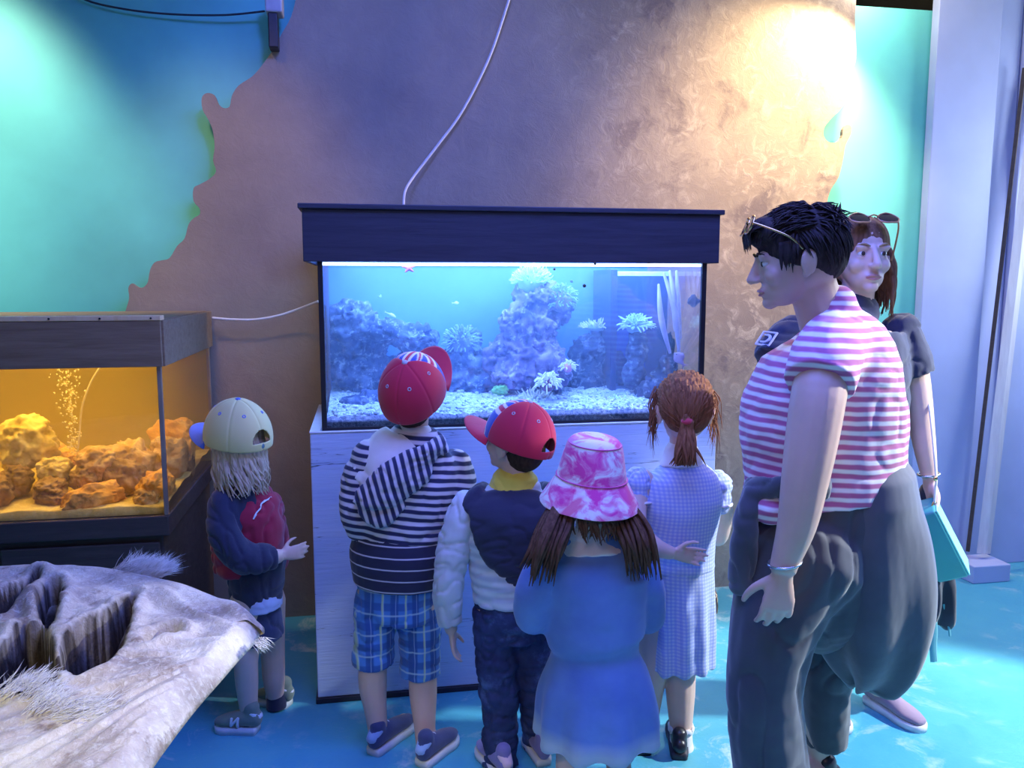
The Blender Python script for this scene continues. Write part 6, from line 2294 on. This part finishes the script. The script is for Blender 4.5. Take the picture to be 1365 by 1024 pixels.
tube(bm, [P(1243, 690, Yb - .03), P(1242, 676, Yb - .03), P(1246, 668, Yb - .03), P(1250, 676, Yb - .03), P(1249, 690, Yb - .03)], [.0022] * 5, n=8)
obj('ring', bm, gold_, t, label='gold ring')
bm = B()
tube(bm, [P(1246, 670, Yb - .03), P(1247, 650, Yb - .03), P(1248, 638, Yb - .03), P(1245, 600, Yb - .01), P(1241, 560, Yb + .02), P(1236, 525, Yb + .05), P(1232, 508, Yb + .06), P(1222, 490, Yb + .062), P(1206, 470, Yb + .06)], [(.0042, .003)] * 9, n=8)
obj('strap', bm, plain('cream_strap', (0.85, 0.80, 0.70), 0.4), t, label='thin cream strap')
bm = B(); ell(bm, P(1247, 638, Yb - .032), (.007, .005, .008), None, 12)
obj('clasp', bm, gold_, t, label='gold clasp')

t = thing('jacket', 'dark jacket draped over the bag arm of the woman with reddish hair, teal ties dangling', 'jacket', P(1245, 770, 2.30))
bm = B()
rings(bm, [(1212, 1262, 832, 2.30, .03), (1206, 1274, 812, 2.30, .045), (1206, 1266, 770, 2.30, .05), (1210, 1250, 720, 2.30, .045), (1216, 1248, 676, 2.29, .035), (1226, 1248, 655, 2.28, .03)], 0, n=26)
me = remesh(bm, .005, 3)
push(me, lambda p, n: .012 * np.sin(p[:, 0] * 70 + 5 * vnoise(p, 8)) * np.clip((P(0, 700, 2.3).z - p[:, 2]) / .2, 0, 1) + .01 * (fbm(p, 12, 3) - .5))
obj('cloth', me, fabric('dark_jacket_cloth', (0.030, 0.032, 0.055)), t)
for pts in ([(1243, 812), (1245, 840), (1244, 862), (1245, 882)], [(1258, 806), (1262, 824), (1265, 838), (1266, 848)]):
    bm = B()
    tube(bm, [P(x, y, 2.262) for x, y in pts], [(.012 if pts[0][0] < 1250 else .004, .002)] * 4, side=CAMR, n=8)
    obj('tie', bm, fabric('teal_tie%d' % pts[0][0], (0.12, 0.42, 0.46)), t, label='teal tie')
# dark purse partly hidden behind the gingham girl
t = thing('purse', 'small dark patterned purse hanging beside the skirt of the gingham girl', 'purse', P(951, 802, 2.30))
d = Nd('patterned_purse')
c = d.co()
pm = d.bsdf(d.ramp(d.noise(c, 60, 3, .5, 1.0), [(0.4, (0.03, 0.02, 0.02)), (0.55, (0.16, 0.10, 0.06)), (0.65, (0.55, 0.48, 0.36))]), .6, d.noise(c, 80, 2), .3, .004)
bm = B()
rings(bm, [(938, 956, 818, 2.29, .02), (936, 958, 806, 2.29, .024), (938, 957, 792, 2.29, .02), (944, 954, 785, 2.29, .012)], 0, n=18)
obj('pouch', cloth_me(bm, .004, 2, .002), pm, t)
bm = B(); tube(bm, [P(949, 788, 2.29), P(950, 760, 2.295), P(948, 720, 2.30), P(940, 690, 2.32)], [.003] * 4, n=6); obj('strap', bm, mt_navy, t)
# ================================================================== light
def light(kind, name, loc, target, col, power, size=0.3, size_y=None, spot=60, blend=0.6):
    ld = bpy.data.lights.new(name, kind)
    ld.color = col
    ld.energy = power
    if kind == 'AREA':
        ld.size = size
        if size_y:
            ld.shape = 'RECTANGLE'
            ld.size_y = size_y
    if kind == 'SPOT':
        ld.spot_size = R(spot)
        ld.spot_blend = blend
        ld.shadow_soft_size = size
    if kind == 'POINT':
        ld.shadow_soft_size = size
    o = bpy.data.objects.new(name, ld)
    COL.objects.link(o)
    o.location = loc
    d = Vector(target) - Vector(loc)
    o.rotation_euler = d.to_track_quat('-Z', 'Y').to_euler()
    return o


L1 = P(1158, 6, 3.30)
light('SPOT', 'spot_right', L1, P(960, 330, 3.45), (1.0, 0.80, 0.44), 70, 0.03, spot=150, blend=0.6)
light('POINT', 'spot_right_spill', (2.22, 3.36, 2.73), (0, 0, 0), (1.0, 0.93, 0.75), 9, 0.04)
light('SPOT', 'warm_spot_left', (-0.7, 2.1, 2.85), (-0.50, 3.45, 1.75), (1.0, 0.70, 0.32), 55, 0.1, spot=42, blend=1.0)
light('SPOT', 'warm_spot', (2.25, 2.3, 2.85), (1.80, 3.45, 1.90), (1.0, 0.70, 0.30), 260, 0.12, spot=62, blend=1.0)
light('SPOT', 'spot_left', (-1.42, 3.02, 2.78), (-1.52, 3.56, 1.6), (1.0, 0.93, 0.74), 80, 0.08, spot=86, blend=0.8)
light('SPOT', 'spot_left_low', (-2.1, 2.0, 2.6), (-1.75, 3.56, 1.5), (0.80, 1.0, 0.85), 85, 0.1, spot=44, blend=1.0)
light('AREA', 'ceiling_blue', (0.75, 1.5, 2.92), (0.75, 1.6, 0), (0.13, 0.20, 1.0), 100, 2.0, 1.3)
light('SPOT', 'blue_spot', (0.10, 1.7, 2.8), (0.12, 3.45, 2.35), (0.10, 0.17, 1.0), 75, 0.1, spot=62, blend=1.0)
light('AREA', 'doorway_daylight', (3.70, 2.9, 1.6), (2.6, 3.1, 1.4), (0.74, 0.88, 1.0), 32, 0.7, 1.5)
light('SPOT', 'side_spot', (3.6, 1.55, 2.4), (1.85, 1.55, 0.50), (0.92, 0.98, 1.0), 760, 0.06, spot=54, blend=0.25)
light('SPOT', 'room_fill', (-0.6, -0.7, 2.6), (0.45, 2.2, 0.6), (1.0, 0.72, 0.84), 55, 0.5, spot=44, blend=1.0)
a = light('AREA', 'aquarium_lamp', (0.52, 2.96, 1.53), (0.52, 2.96, 0), (0.20, 0.40, 1.0), 25, 1.2, 0.4)
a = light('AREA', 'amber_lamp', (-1.1, 2.90, 1.22), (-1.1, 2.95, 0), (1.0, 0.76, 0.24), 5.5, 0.9, 0.4)
a.data.spread = R(120)
light('SPOT', 'warm_lamp', (-0.9, 0.2, 2.1), (-0.55, 1.0, 0.7), (1.0, 0.95, 0.44), 110, 0.12, spot=48, blend=1.0)

w = bpy.data.worlds.new('world')
w.use_nodes = True
w.node_tree.nodes['Background'].inputs[0].default_value = (0.14, 0.15, 0.42, 1)
w.node_tree.nodes['Background'].inputs[1].default_value = 0.5
SC.world = w
vs = SC.view_settings
vs.view_transform = 'Standard'
vs.look = 'None'
vs.exposure = 0.0
vs.gamma = 1.0
vs.use_curve_mapping = False
SC.cycles.use_denoising = True
SC.cycles.transparent_max_bounces = 24
SC.cycles.max_bounces = 8
SC.cycles.volume_bounces = 1
